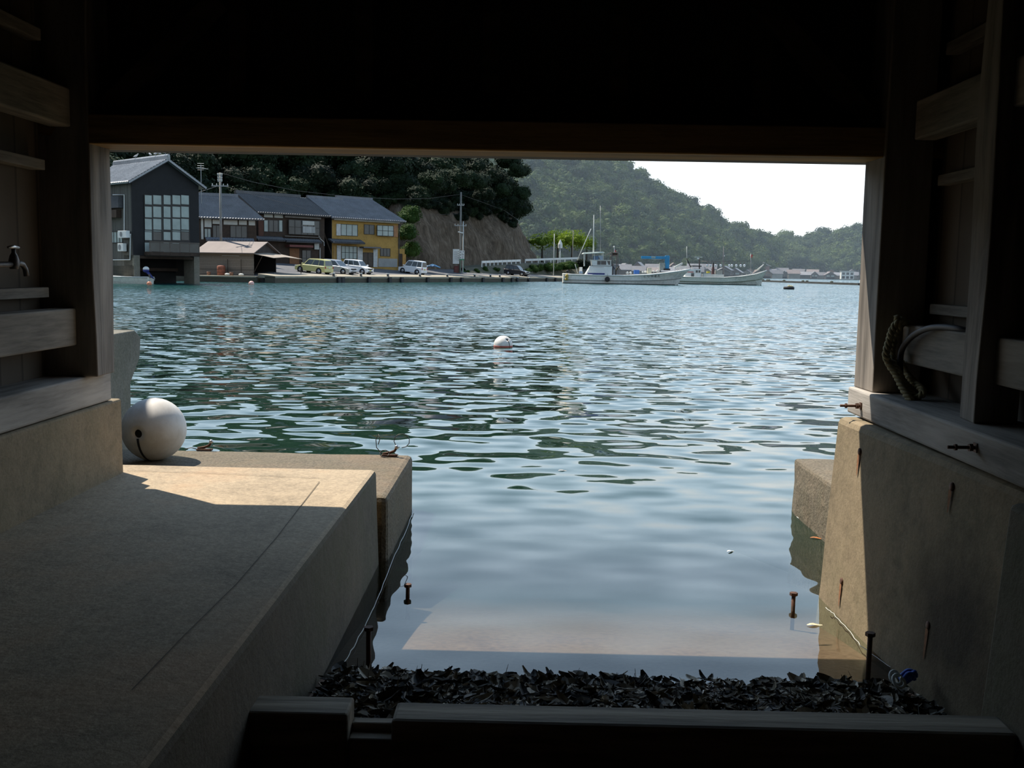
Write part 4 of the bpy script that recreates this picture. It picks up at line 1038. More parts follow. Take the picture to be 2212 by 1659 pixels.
R = F2.rect(445, 514, 549, 521, -1.0); m = MB(); roof_panel(m, (R[0], -1.3, R[2]), (R[1], -1.3, R[2]), (R[1], -.1, R[3] + .1), (R[0], -.1, R[3] + .1)); build(h, F2, m, 'lower_roof', T_BLUE, True)

# ---- dark two storey house
F3 = Facade(W(558, 590, 118).xy, (.72, .69)); L3 = F3.at(701, 520)[0]
h = house(F3, 'dark_house', 'dark brown two storey house with a charcoal tiled roof in the middle of the row')
ze = F3.at(630, 463, -.6)[1]; zr = F3.at(575, 421, 4.2)[1]; zw = F3.at(600, 470)[1]
build(h, F3, MB().box(0, L3, 0, 8, .8, zw + .25), 'wall', BRN)
ra, rb = F3.at(508, 420, 4.2)[0], F3.at(648, 427, 4.2)[0]
m = MB(); roof_panel(m, (-.5, -.7, ze), (L3 + .4, -.7, ze), (max(rb, L3 + .2), 4.2, zr), (ra, 4.2, zr)); build(h, F3, m, 'roof_slope', T_DARK, True)
m = MB(); roof_panel(m, (L3 + .4, 9, ze), (-.5, 9, ze), (ra, 4.2, zr), (max(rb, L3 + .2), 4.2, zr)); build(h, F3, m, 'roof_slope', T_DARK, True)
build(h, F3, MB().box(ra, rb, 4.0, 4.4, zr - .05, zr + .3), 'ridge_cap', T_DARK)
for rc in ((570, 462, 589, 470), (592, 463, 611, 471)): panel(h, F3, F3.rect(*rc), 'plaster_panel', PLAS)
panel(h, F3, F3.rect(558, 474, 569, 520), 'reddish_boards', plain('red_brown_boards', (.085, .035, .022), .8))
window(h, F3, F3.rect(570, 474, 611, 502), 4, 1, FR, DGLASS)
for rc in ((570, 476, 577.5, 500), (602.5, 476, 609, 500)): panel(h, F3, F3.rect(*rc), 'pale_shutter', CURT, -.08, -.06)
window(h, F3, F3.rect(620, 474, 688, 509), 5, 2, FR, DGLASS, -.3)
panel(h, F3, F3.rect(649.5, 477, 675, 487), 'white_blind', PLAS, -.42, -.38); panel(h, F3, F3.rect(650, 489, 677, 504), 'striped_blind', lines('striped_cloth', (.42, .42, .40), 0, .18, .7), -.42, -.38)
build(h, F3, MB().box(*F3.rect(612, 466, 690, 513)[:2], -.35, 0, F3.rect(612, 509, 690, 514)[2], F3.rect(612, 509, 690, 514)[3]).box(*F3.rect(612, 466, 690, 474)[:2], -.38, 0, *F3.rect(612, 466, 690, 474)[2:]), 'bay_frame', plain('faded_board', (.16, .14, .12), .8))
R = F3.rect(556, 509, 616, 520, -.9); m = MB(); roof_panel(m, (R[0], -1.0, R[2]), (R[1], -1.0, R[2]), (R[1], 0, R[3]), (R[0], 0, R[3])); build(h, F3, m, 'lower_roof', T_DARK, True)
R = F3.rect(618, 517, 695, 524, -.9); m = MB(); roof_panel(m, (R[0], -1.0, R[2]), (R[1], -1.0, R[2]), (R[1], 0, R[3] + .2), (R[0], 0, R[3] + .2)); build(h, F3, m, 'lower_roof', T_DARK, True)
panel(h, F3, F3.rect(621, 528.5, 672, 535, -.5), 'faded_awning', plain('faded_red_awning', (.16, .055, .045), .8), -1.0, .0)
panel(h, F3, F3.rect(625, 536, 646, 580), 'orange_boards', plain('orange_board_wall', (.22, .10, .045), .8, 0, .2, 2))
window(h, F3, F3.rect(652, 540, 672, 575), 2, 2, FR, DGLASS); panel(h, F3, F3.rect(676.5, 526, 686.5, 539), 'small_white_sign', PLAS, -.3, -.25)
pipe(h, F3, [(685.5, 478), (686, 505), (690, 515), (699, 523), (699.5, 531)], .05, 'downpipe', M['offwhite']); pipe(h, F3, [(690.5, 535), (690.5, 580)], .05, 'downpipe', M['offwhite'])

# ---- ochre house
F4 = Facade(W(717, 590, 125).xy, (.72, .69)); L4 = F4.at(860, 500)[0]
h = house(F4, 'ochre_house', 'two storey ochre plastered house with a grey tiled roof at the end of the row')
ze = F4.at(790, 474, -.6)[1]; zw = F4.at(790, 479)[1]
build(h, F4, MB().box(0, L4, 0, 8, .9, zw + .2), 'wall', OCH)
build(h, F4, MB().box(-.06, 0, -.02, 8, .9, zw + .2), 'side_wall', BLK)
ra = F4.at(663, 428, 4.0)[0]; zr = F4.at(700, 429, 4.0)[1]; rb = F4.at(760, 433, 4.0)[0]
m = MB(); roof_panel(m, (-.5, -.75, ze), (L4 * .45, -.75, ze), (L4 * .42, 4.0, zr), (ra, 4.0, zr)); build(h, F4, m, 'roof_slope', T_BLUE, True)
z2 = F4.at(770, 430, 5.2)[1]; r2a, r2b = F4.at(742, 428, 5.2)[0], F4.at(804, 434, 5.2)[0]
m = MB(); roof_panel(m, (L4 * .45, -.75, ze), (L4 + .75, -.75, ze), (r2b, 5.2, z2), (min(r2a, L4 * .42), 5.2, z2)); build(h, F4, m, 'roof_slope', T_BLUE, True)
m = MB(); roof_panel(m, (L4 + .75, 10, ze), (-.5, 10, ze), (ra, 4.4, zr - .1), (r2b, 5.3, z2)); build(h, F4, m, 'roof_slope', T_BLUE, True)
build(h, F4, MB().box(ra, L4 * .42, 3.85, 4.2, zr - .05, zr + .28).box(min(r2a, L4 * .4), r2b, 5.05, 5.4, z2 - .05, z2 + .3), 'ridge_cap', T_BLUE)
panel(h, F4, F4.rect(717.5, 472, 859, 483), 'pale_eaves_band', plain('pale_soffit', (.40, .37, .32), .8), -.5, .0)
wy = plain('white_trim', (.5, .5, .48), .6)
window(h, F4, F4.rect(736, 483.5, 772.5, 510.5), 3, 1, FR, CURT); panel(h, F4, F4.rect(726, 483.5, 735, 509), 'white_shutter_box', wy, -.12, 0)
window(h, F4, F4.rect(786, 484.5, 808.5, 507), 2, 1, FR, DGLASS); window(h, F4, F4.rect(811, 486, 847, 511), 3, 2, FR, CURT, -.3)
panel(h, F4, F4.rect(848, 487, 858.5, 512), 'orange_panel', plain('orange_panel', (.35, .17, .08), .8), -.1, 0)
R = F4.rect(717, 517, 787, 526, -.9); m = MB(); roof_panel(m, (R[0], -1.1, R[2]), (R[1], -1.1, R[2]), (R[1], 0, R[3] + .1), (R[0], 0, R[3] + .1)); build(h, F4, m, 'lower_roof', T_DARK, True)
panel(h, F4, F4.rect(727, 530, 735.5, 580), 'white_shutter_box', wy, -.12, 0); window(h, F4, F4.rect(737, 531, 771, 560), 4, 2, FR, CURT)
panel(h, F4, F4.rect(772, 534, 783, 577), 'white_plaster_panel', wy, -.06, 0); panel(h, F4, F4.rect(719.5, 530, 724, 577), 'timber_strip', plain('yellow_timber', (.33, .20, .07), .8), -.08, 0)
R = F4.rect(784, 545, 806, 577); f = window(h, F4, R, 2, 1, FR, plain('brown_sliding_door', (.07, .05, .035), .6)); f.name = 'sliding_door'
panel(h, F4, F4.rect(782, 532.5, 819, 537, -.6), 'porch_roof', T_DARK, -1.0, 0); panel(h, F4, F4.rect(806, 538, 815, 577), 'grey_pillar', wy, -.06, 0)
window(h, F4, F4.rect(821, 536, 842.5, 554), 3, 1, FR, DGLASS); panel(h, F4, F4.rect(817, 558, 858, 577), 'grey_dado', GREYW, -.04, 0)
m = MB(); R = F4.rect(858, 537, 879, 580); build(h, F4, m.box(L4, R[1], .5, 4, .9, R[3]), 'lean_to', OCH)
panel(h, F4, F4.rect(861, 548, 868, 578, .5), 'lean_to_door', BRN, .42, .5); panel(h, F4, F4.rect(869, 549, 876, 578, .5), 'orange_door', plain('orange_door', (.40, .21, .05), .7), .42, .5)
build(h, F4, MB().tube([(L4 + .08, -.1, .9), (L4 + .08, -.1, zw)], .06, 6), 'downpipe', FR)

# ---- wooden boat shed
S0 = W(547.5, 596, 100)
F5 = Facade(S0.xy + Vector((-.95, .3)).normalized() * 6.0, Vector((.95, -.3)))
h = house(F5, 'boat_shed', 'low wooden boat shed with a pinkish metal roof at the waterside', .4); h['category'] = 'shed'
Ls = 6.0; ze = F5.at(500, 544)[1]; zr = F5.at(585, 523, 2.0)[1]; SW = 4.2
build(h, F5, MB().box(-.5, Ls, 0, .12, .5, ze + .05), 'side_wall', OLDW)
build(h, F5, MB().prism([(0, ze), (SW, ze), (SW / 2, zr)], Ls - .08, Ls, 'x'), 'gable', lines('dark_gable_siding', (.06, .05, .045), 1, .2))
build(h, F5, MB().box(-.5, Ls, SW - .1, SW, .5, ze).box(-.5, -.4, 0, SW, .5, ze).box(Ls - 3, Ls - 2.9, .12, SW, .5, ze), 'rear_wall', M['dark'])
m = MB()
for (y0, z0, y1, z1) in ((-.45, ze - .12, SW / 2, zr), (SW + .45, ze - .12, SW / 2, zr)):
    m.hexa([(-.6, y0, z0 - .05), (Ls + .35, y0, z0 - .05), (Ls + .35, y1, z1 - .05), (-.6, y1, z1 - .05), (-.6, y0, z0 + .03), (Ls + .35, y0, z0 + .03), (Ls + .35, y1, z1 + .03), (-.6, y1, z1 + .03)])
build(h, F5, m, 'roof', RUSTROOF)
zt = ze - .1
m = MB().add([(Ls, -.3, zt), (Ls + 1.9, .6, zt - .42), (Ls + 2.1, SW * .6, zt - .3), (Ls, SW * .62, zt + .1), (Ls + 2.2, SW + 1.4, zt - .45), (Ls, SW + .5, zt + .05)], [(0, 1, 2, 3), (3, 2, 4, 5)])
aw = build(h, F5, m, 'awning', plain('canvas_awning', (.30, .25, .20), .8)); sd = aw.modifiers.new('thickness', 'SOLIDIFY'); sd.thickness = .04
build(h, F5, MB().tube([(Ls, .05, .9), (Ls + .9, .2, zt - .25)], .04, 5).tube([(Ls + 2.1, SW + 1.3, .6), (Ls + 2.1, SW + 1.3, zt - .45)], .04, 5), 'awning_prop', BRN)
build(h, F5, MB().box(*F5.rect(480, 552, 517, 553.5)[:2], -.08, 0, *F5.rect(480, 552, 517, 553.2)[2:]), 'wall_rail', M['offwhite'])
# things on the landing
def lpos(px, off=-.9): t_, _ = F5.at(px, 596, off); p = F5.M @ Vector((t_, off, .605)); return p
t_ = thing('rusty_drum', 'big rust red drum standing against the boat shed wall', 'drum', lpos(478, -.7))
MB().lathe([(.36, 0), (.40, .05), (.40, .85), (.33, .95), (.1, .98)], n=16).obj('drum_body', plain('red_rust', (.25, .085, .05), .75, 0, .3, 4), t_, True)
MB().lathe([(.415, .28), (.415, .32)], n=16).lathe([(.415, .6), (.415, .64)], n=16).obj('hoop', M['rust'], t_)
for px, lab in ((451, 'small rusty tub on the landing left of the big drum'), (500, 'small brown tub on the landing right of the big drum')):
    t_ = thing('rusty_tub', lab, 'tub', lpos(px), 0, 'tubs on the shed landing')
    MB().lathe([(.17, 0), (.20, .33), (.17, .33), (.16, .06)], n=14).obj('tub_body', plain('brown_tub', (.26, .13, .08), .7), t_, True)
    MB().lathe([(.195, .25), (.205, .28)], n=14).obj('hoop', M['rust'], t_)
for px, lab in ((491, 'white buoy lying on the landing beside the brown tub'), (521, 'larger white buoy lying at the right of the shed landing')):
    t_ = thing('landing_buoy', lab, 'buoy', lpos(px, -1.2) + Vector((0, 0, .12)), 0, 'white buoys on the shed landing')
    MB().ball((0, 0, 0), .22, 14, 8, (1.2, 1, .55)).obj('shell', M['offwhite'], t_, True); MB().lathe([(.05, .10), (.05, .14)], n=8).obj('eyelet', M['iron'], t_)
for px, lab in ((492, 'thin upright pole against the boat shed wall left of the other'), (521, 'thin upright pole against the boat shed wall near its right corner')):
    a = lpos(px, -.15); tag(MB().tube([(0, 0, 0), (0, 0, 1.6)], .03, 5).obj('lean_pole', BRN, loc=a), lab, 'pole', 'poles on the shed wall')
a = lpos(430, -.6); tag(MB().tube([(0, 0, .0), (-.35, .2, 1.6)], .04, 5).obj('leaning_plank', plain('tan_plank', (.3, .2, .11), .8), loc=a), 'tan plank leaning on the left end of the boat shed', 'plank')
# small boat stored in the shed
p = F5.M @ Vector((Ls + .3, 2.0, .35))

# ---- poles and lines
def pole(px, y0, y1, d, r, label, mat, arms, name='utility_pole', cat='utility pole'):
    a, b = W(px, y1, d), W(px, y0, d); t_ = thing(name, label, cat, (a.x, a.y, a.z))
    MB().lathe([(r, -2.5), (r * .75, b.z - a.z)], n=10).obj('shaft', mat, t_, True)
    for (ya, w_, th) in arms:
        z = W(px, ya, d).z - a.z; o = MB().box(-w_ / 2, w_ / 2, -.16, -.08, z - th / 2, z + th / 2)
        arm = o.obj('crossarm', AL, t_); m = MB()
        for k in (-.45, -.2, .2, .45): m.lathe([(.05, 0), (.06, .1), (.03, .18)], (w_ * k, -.12, z + th / 2), n=6)
        m.obj('insulators', M['offwhite'], arm, True)
    return t_
CONC = plain('pole_concrete', (.22, .21, .19), .85, 0, .15, 2)
pole(477.5, 373, 522, 104, .14, 'concrete utility pole rising behind the boat shed roof', CONC, [(402, 1.7, .10), (379, .5, .08), (386, .45, .08), (392, .45, .08)])
pole(993.5, 415, 590, 145, .17, 'tall concrete utility pole by the two white signs below the cliff', CONC, [(443.5, 1.0, .10), (487.5, 1.7, .12)])
t_ = pole(999.5, 478, 590, 144.4, .09, 'slim white lamp pole beside the tall utility pole', M['offwhite'], [], 'lamp_pole', 'lamp pole')
z0 = t_.location.z; a = W(999, 503, 144.4); MB().tube([(0, -.1, a.z - z0 - .05), (-.75, -.2, a.z - z0 + .12)], .09, 8).obj('lamp_head', M['white'], t_, True)
def wire(pts, d0, d1, label, r=.018):
    P = [W(px, py, d0 + (d1 - d0) * i / (len(pts) - 1)) for i, (px, py) in enumerate(pts)]
    tag(MB().tube(P, r, 5).obj('power_line', M['iron'], None, True), label, 'cable', 'overhead lines')
wire([(479, 374), (545, 393), (640, 412), (745, 424), (850, 430), (925, 429), (993, 420)], 104, 145, 'long overhead line sagging between the two utility poles')
wire([(470, 402), (452, 408), (428, 416)], 104, 90, 'short overhead line from the left utility pole to the black boathouse')
wire([(487, 402), (560, 425), (640, 445), (700, 466), (800, 470), (990, 462)], 104, 145, 'lower overhead line crossing in front of the tiled roofs')
wire([(994, 420), (1040, 436), (1090, 455), (1140, 490), (1240, 497)], 145, 190, 'overhead line running right from the tall pole past the cliff')

# signs
def sign(x0, y0, x1, y1, d, label, rows, cols, big):
    a, b = W(x0, y0, d), W(x1, y1, d); w_, h_ = b.x - a.x, a.z - b.z
    t_ = thing('notice_board', label, 'sign', ((a.x + b.x) / 2, d, b.z), .0, 'notice boards by the road')
    MB().box(-w_ / 2, w_ / 2, -.03, .03, 0, h_).obj('board', M['white'], t_)
    for s_ in (-.35, .35): MB().box(w_ * s_ - .03, w_ * s_ + .03, .03, .09, -1.35 if big else -1.9, h_).obj('support', M['rust'] if big else plain('green_post', (.03, .16, .09), .6), t_)
    return t_, w_, h_
def stroke_marks(m, cx, cz, s_, r_):   # small brush-like strokes of one written character
    for k in range(3): 
        z = cz + s_ * (.32 - .3 * k + r_.uniform(-.06, .06)); l = s_ * r_.uniform(.25, .46); m.box(cx - l, cx + l, -.036, -.031, z - s_ * .05, z + s_ * .05)
    for k in range(2):
        x = cx + s_ * r_.uniform(-.32, .32); m.box(x - s_ * .05, x + s_ * .05, -.036, -.031, cz - s_ * r_.uniform(.2, .45), cz + s_ * r_.uniform(.2, .45))
INK = plain('sign_ink', (.02, .02, .022), .7)
t_, w_, h_ = sign(978.5, 538, 992, 570, 144.2, 'tall white notice board with small columns of dark writing', 0, 0, True)
m = MB(); r_ = random.Random(2)
for i in range(5): stroke_marks(m, w_ * .33, h_ * (.84 - .145 * i), .17, r_)
for c_ in range(5):
    for k in range(r_.randint(7, 11)): stroke_marks(m, w_ * (.16 - .11 * c_), h_ * (.84 - .065 * k), .085, r_)
m.obj('writing', INK, t_)
t_, w_, h_ = sign(993, 541, 1003, 559.5, 143.9, 'smaller white notice board with bold dark characters and a green foot', 0, 0, False)
m = MB()
for i in range(3): stroke_marks(m, -w_ * .30, h_ * (.80 - .33 * i), .22, r_)
for (x, z) in ((.30, .86), (.05, .55), (.30, .52), (.18, .32), (.18, .12)): stroke_marks(m, w_ * x, h_ * z, .19, r_)
m.obj('writing', INK, t_)
MB().box(-w_ / 2, w_ / 2, -.05, .05, -.16, 0).obj('green_foot', plain('green_paint', (.05, .25, .13), .6), t_)
p = W(986, 590, 144.6); t_ = thing('red_box', 'dark red cabinet standing under the tall notice board', 'cabinet', p)
MB().box(-.32, .32, -.2, .2, 0, 1.0).obj('cabinet_body', plain('dark_red_paint', (.13, .03, .025), .6), t_, bevel=.02); MB().box(-.22, .22, -.215, -.2, .15, .85).obj('cabinet_door', plain('red_door', (.17, .05, .04), .5), t_)

# ---- bank with guard rails, bushes and the little square
bank = MB(); T = [W(1003, 579, 150), W(1045, 575, 155), W(1130, 569, 169), W(1190, 569, 178), W(1255, 571, 185)]
B_ = [Vector((p.x + .9, p.y - 2.2, .9)) for p in T]; Bk = [Vector((p.x - 6, p.y + 9, p.z + .3)) for p in T]
for i in range(4):
    bank.quad(B_[i], B_[i + 1], T[i + 1], T[i]); bank.quad(T[i], T[i + 1], Bk[i + 1], Bk[i])
tag(bank.obj('stone_bank_wall', concrete('overgrown_stone', (.13, .12, .085), scale=.5, bumpd=.05, moss=.7)), 'overgrown stone bank holding up the road behind the black car', 'bank', kind='structure')
def rail(pts, d0, d1, label, gap):
    n_ = len(pts); P = [W(px, py, d0 + (d1 - d0) * i / (n_ - 1)) for i, (px, py) in enumerate(pts)]; t_ = thing('guard_rail', label, 'guard rail', P[0])
    m = MB(); o = P[0]
    for a, b in zip(P, P[1:]):
        m.hexa([a - o + Vector((0, 0, -.35)), b - o + Vector((0, 0, -.35)), b - o + Vector((0, .08, -.35)), a - o + Vector((0, .08, -.35)), a - o, b - o, b - o + Vector((0, .08, 0)), a - o + Vector((0, .08, 0))])
    m.obj('rail', M['white'], t_); k = int((P[-1] - P[0]).length / gap)
    for i in range(k + 1):
        u = i / k * (n_ - 1); j = min(int(u), n_ - 2); p = P[j].lerp(P[j + 1], u - j) - o
        MB().box(p.x - .09, p.x + .09, p.y + .08, p.y + .2, p.z - 1.1, p.z).obj('post', M['white'], t_)
rail([(1041, 563.5), (1080, 562), (1124, 560.5)], 154, 168, 'white guard rail climbing the road above the black car', 1.6)
rail([(1135, 559.5), (1190, 557.5), (1250, 555.5)], 173, 186, 'white guard rail along the little square behind the boat', 2.0)
rr = random.Random(4)
for i, (px, py, d, q, k) in enumerate(((1008, 588, 149, .6, 0), (1028, 586, 151, .7, 1), (1048, 584, 154, .9, 0), (1072, 584, 157, .9, 2), (1150, 582, 170, 1.3, 1), (1166, 580, 172, 1.3, 0), (1185, 579, 174, 1.5, 2), (1205, 578, 176, 1.5, 1), (1222, 576, 178, 1.7, 2), (1238, 575, 180, 1.6, 0), (1140, 586, 166, 1.0, 2))):
    p = W(px, py, d); tree(p - Vector((0, 0, q)), q * 1.85, q, CROWN_M[k], 'bank_bush', 'green bush growing on the stone bank below the guard rails', 'bushes on the bank', 'bush', False)
p = W(1258, 578, 184); tree(p - Vector((0, 0, 1.9)), 4.0, 2.0, CROWN_D[1], 'dark_bush', 'tall dark bush standing behind the stern of the nearer fishing boat', None, 'bush', False)
plz = MB().hexa([(3.5, 186, .5), (15, 188, .5), (20, 222, .5), (2, 222, .5), (3.5, 186, 3.3), (15, 188, 3.2), (20, 222, 3.4), (2, 222, 3.5)])
tag(plz.obj('square_ground', M['asphalt']), 'raised paved square with trees at the end of the waterfront', 'square', kind='structure')
for px, py, d, q, lab in ((1172, 510, 196, 3.5, 'bright green spreading tree on the square next to the cliff'), (1236, 508, 199, 3.7, 'bright green spreading tree on the square near the boat mast'), (1205, 506, 205, 3.4, 'bright green tree between the two front trees of the square'), (1268, 518, 204, 2.6, 'rightmost smaller green tree of the square behind the boat mast')):
    p = W(px, py, d); tree(Vector((p.x, p.y, 3.3)), p.z - 3.3 + q * .5, q, CROWN_L[int(px) % 3], 'square_tree', lab, 'trees on the square')
    for k in range(2):
        a = rr.uniform(0, 6.3); tt = bpy.data.objects[-1] if False else None
pole(1195.5, 505, 592, 168, .07, 'thin white pole standing on the quay left of the boat', M['offwhite'], [], 'flag_pole', 'pole')
pole(1236.5, 498, 570, 192, .09, 'grey lamp pole among the trees of the square', CONC, [], 'street_pole', 'pole')
t_ = pole(1209.5, 534, 556, 190, .10, 'white post with a pointed head on the square', M['white'], [], 'white_post', 'post')
MB().lathe([(.1, 1.6), (.42, 1.7), (.42, 2.4), (.05, 3.3)], n=8).obj('post_head', M['white'], t_)
t_ = thing('blue_tarp', 'small crumpled blue tarpaulin lying at the foot of the cliff', 'tarpaulin', W(934, 579, 137))
m = MB()
for i in range(9):
    for j in range(5): m.v.append(((i - 4) * .28, (j - 2) * .3, .5 * math.exp(-((i - 4) ** 2 / 9 + (j - 2) ** 2 / 3)) + .12 * rr.random()))
for i in range(8):
    for j in range(4): k = i * 5 + j; m.f.append((k, k + 5, k + 6, k + 1))
m.obj('tarp_sheet', plain('blue_tarp', (.03, .12, .24), .5), t_)

# ---- cars
RUB = plain('tyre_rubber', (.015, .015, .016), .8); RIM = plain('wheel_rim', (.45, .45, .46), .35, .8, .1)
def car(name, label, px, off, face, L, Wc, H, paint, hood, wb, wt, rt, rb, belt=.92, plate=(.6, .6, .58), hoodz=.82, lights=(.6, .6, .6)):
    """face +1: nose towards the water, -1: nose towards the houses; hood etc. are x positions from the nose as fractions of L"""
    r_ = ray(px, 590); d = Vector((r_.x, r_.y)); k = (Q0.dot(QN) + off) / d.dot(QN); p = d * k
    hd = -QN if face > 0 else QN
    t_ = thing(name, label, 'car', (p.x, p.y, road_z(off)), math.atan2(hd.y, hd.x))
    sl = (road_z(off + 1.2) - road_z(off - 1.2)) / 2.4; t_.rotation_euler = (0, sl if face > 0 else -sl, math.atan2(hd.y, hd.x))
    X = lambda f: L * (.5 - f); y2 = Wc / 2
    m = MB()
    pf = [(X(1.0), .28), (X(.995), .55), (X(1.0), belt - .1), (X(.985), belt), (X(wb), belt), (X(hood), hoodz), (X(.03), hoodz - .12), (X(.0), hoodz - .28), (X(.0), .30), (X(.02), .20), (X(.98), .20)]
    rows = [(-y2 + .07, .9), (-y2, 1.0), (y2, 1.0), (y2 - .07, .9)]; n_ = len(pf)
    m.prism(pf, -y2, y2); b = m.obj('body', paint, t_, bevel=.13); b.modifiers['bevel'].segments = 3
    g = y2 - .06; gt = y2 - .22
    cab = MB(); cp = [(X(rb), belt - .02)] + [(X(rb) + (X(rt) - X(rb)) * v, belt + (H - belt) * v) for v in (.5, .85)] + [(X(rt) + (X(wt) - X(rt)) * q, H + .035 * math.sin(PI * q) - (.012 if q in (.04, .96) else 0)) for q in (.04, .2, .4, .6, .8, .96)] + [(X(wb) + (X(wt) - X(wb)) * v, belt + (H - belt) * v) for v in (.85, .5)] + [(X(wb), belt - .02)]
    yy = lambda z: g + (gt - g) * min(1, (z - belt + .02) / (H - belt + .02))
    nq = len(cp); cab.v = [(x, -yy(z), z) for x, z in cp] + [(x, yy(z), z) for x, z in cp]
    cab.f = [tuple(range(nq)), tuple(range(2 * nq - 1, nq - 1, -1))] + [(i, i + nq, (i + 1) % nq + nq, (i + 1) % nq) for i in range(nq)]
    o = cab.obj('cabin', paint, t_, bevel=.05)
    for s_ in (-1, 1):
        def P(u, v):   # u from rear to front along the side, v up
            x = X(rb) + (X(wb) - X(rb)) * u; xt = X(rt) + (X(wt) - X(rt)) * u
            y = g + (gt - g) * v; q = Vector((x + (xt - x) * v, s_ * (y + .012), belt - .02 + (H - belt + .02) * v)); return q
        m = MB()
        for a, b_ in ((.05, .29), (.32, .60), (.63, .95)): 
            m.add([P(a, .10), P(b_, .10), P(b_, .86), P(a, .86)] + [P(a, .10) - Vector((0, s_ * .02, 0)), P(b_, .10) - Vector((0, s_ * .02, 0)), P(b_, .86) - Vector((0, s_ * .02, 0)), P(a, .86) - Vector((0, s_ * .02, 0))], [(0, 1, 2, 3), (4, 5, 6, 7), (0, 1, 5, 4), (2, 3, 7, 6), (0, 3, 7, 4), (1, 2, 6, 5)])
        m.obj('side_windows', M['glass'], t_)
        MB().box(X(wb) - .12, X(wb) + .05, s_ * y2 - .02, s_ * (y2 + .16), belt + .02, belt + .16).obj('wing_mirror', paint, t_, bevel=.03)
    def end_glass(nm, xb, xt, sg, v0, v1):
        m = MB(); q = []
        for v in (v0, v1):
            y = (g + (gt - g) * v) * .88
            for sy in (-1, 1): q.append(Vector((xb + (xt - xb) * v + sg * .015, sy * y, belt - .02 + (H - belt + .02) * v)))
        m.add([q[0], q[1], q[3], q[2]] + [v - Vector((sg * .02, 0, 0)) for v in (q[0], q[1], q[3], q[2])], [(0, 1, 2, 3), (4, 5, 6, 7), (0, 1, 5, 4), (1, 2, 6, 5), (2, 3, 7, 6), (3, 0, 4, 7)])
        m.obj(nm, M['glass'], t_)
    end_glass('windscreen', X(wb), X(wt), 1, .08, .90); end_glass('rear_window', X(rb), X(rt), -1, .12, .86)
    for f in (.185, .80):
        for s_ in (-1, 1):
            c = (X(f), s_ * (y2 - .10), .30)
            wh = MB().lathe([(.20, -.09), (.30, -.09), (.31, -.05), (.31, .09), (.29, .11), (.19, .115)], c, (0, s_, 0), 18).obj('wheel', RUB, t_, True)
            MB().lathe([(.19, .10), (.18, .118), (.05, .122)], c, (0, s_, 0), 14).obj('hubcap', RIM, wh, True)
            MB().lathe([(.36, .0), (.36, .104)], c, (0, s_, 0), 18).obj('wheel_arch', M['dark'], t_)
    for s_ in (-1, 1):
        MB().box(X(.035), X(-.004), s_ * y2 * .86 - .16, s_ * y2 * .86 + .12 if s_ < 0 else s_ * y2 * .86 + .10, hoodz - .27, hoodz - .10).obj('headlight', plain('headlight_lens', lights, .2, 0, .05), t_, bevel=.02)
        MB().box(X(1.004), X(.97), s_ * (y2 - .12) - .09, s_ * (y2 - .12) + .09, .62, belt - .03).obj('tail_light', plain('tail_light', (.35, .02, .02), .3), t_, bevel=.02)
    MB().box(X(.02), X(-.006), -.42, .42, hoodz - .26, hoodz - .12).obj('grille', M['black'], t_); MB().box(X(.02), X(-.006), -.5, .5, .26, .38).obj('lower_grille', M['black'], t_)
    MB().box(X(.01), X(-.010), -.17, .17, .42, .52).obj('number_plate', plain('plate', plate, .5), t_); MB().box(X(1.009), X(.99), -.17, .17, .62, .74).obj('number_plate', plain('plate', plate, .5), t_)
    return t_
def paint(name, c, m_=0): return plain(name, c, .28, m_, .04, 1, .6)
car('yellow_car', 'pale yellow rounded wagon parked at the left of the quay', 678, 3.6, -1, 3.85, 1.66, 1.52, paint('cream_yellow_paint', (.56, .53, .22)), .20, .26, .42, .94, .985, .86, hoodz=.80)
car('silver_car', 'silver saloon parked between the yellow and the white car', 726, 3.7, 1, 4.55, 1.72, 1.45, paint('silver_paint', (.46, .48, .51), .5), .24, .29, .46, .80, .93, .86)
car('white_hatchback', 'white hatchback with a yellow number plate parked beside the silver car', 772, 3.7, 1, 3.4, 1.47, 1.50, paint('white_car_paint', (.78, .79, .80)), .20, .26, .40, .95, .985, .90, (.55, .45, .05))
car('white_van', 'small boxy white van parked alone in front of the cliff', 891, 4.0, -1, 3.4, 1.50, 1.68, paint('van_white_paint', (.78, .79, .80)), .17, .22, .36, .965, .99, .92, (.55, .45, .05))
car('black_car', 'small black hatchback parked below the white guard rail', 1116, 2.7, 1, 3.7, 1.66, 1.50, paint('black_car_paint', (.025, .025, .03)), .22, .28, .44, .92, .985, .88)
# ================================================================== BOATS AND THE FAR VILLAGE
def hull(stations, n=None):
    """stations: (x, half beam at deck, sheer z, half beam at knuckle, knuckle z, half beam at keel, keel z)"""
    m = MB(); n_ = len(stations)
    for (x, bd, zd, bk, zk, bw, zw) in stations:
        dx = x if not isinstance(x, tuple) else None
        xd, xk, xw = (x, x, x) if dx is not None else x
        for s_ in (-1, 1): m.v += [(xd, s_ * bd, zd), (xk, s_ * bk, zk), (xw, s_ * bw, zw)]
    for i in range(n_ - 1):
        a, b = i * 6, (i + 1) * 6
        for o in (0, 3):
            m.f += [(a + o, b + o, b + o + 1, a + o + 1), (a + o + 1, b + o + 1, b + o + 2, a + o + 2)]
        m.f.append((a + 2, b + 2, b + 5, a + 5))
    m.f.append((0, 1, 2, 5, 4, 3)); b = (n_ - 1) * 6; m.f.append((b, b + 1, b + 2, b + 5, b + 4, b + 3)); return m
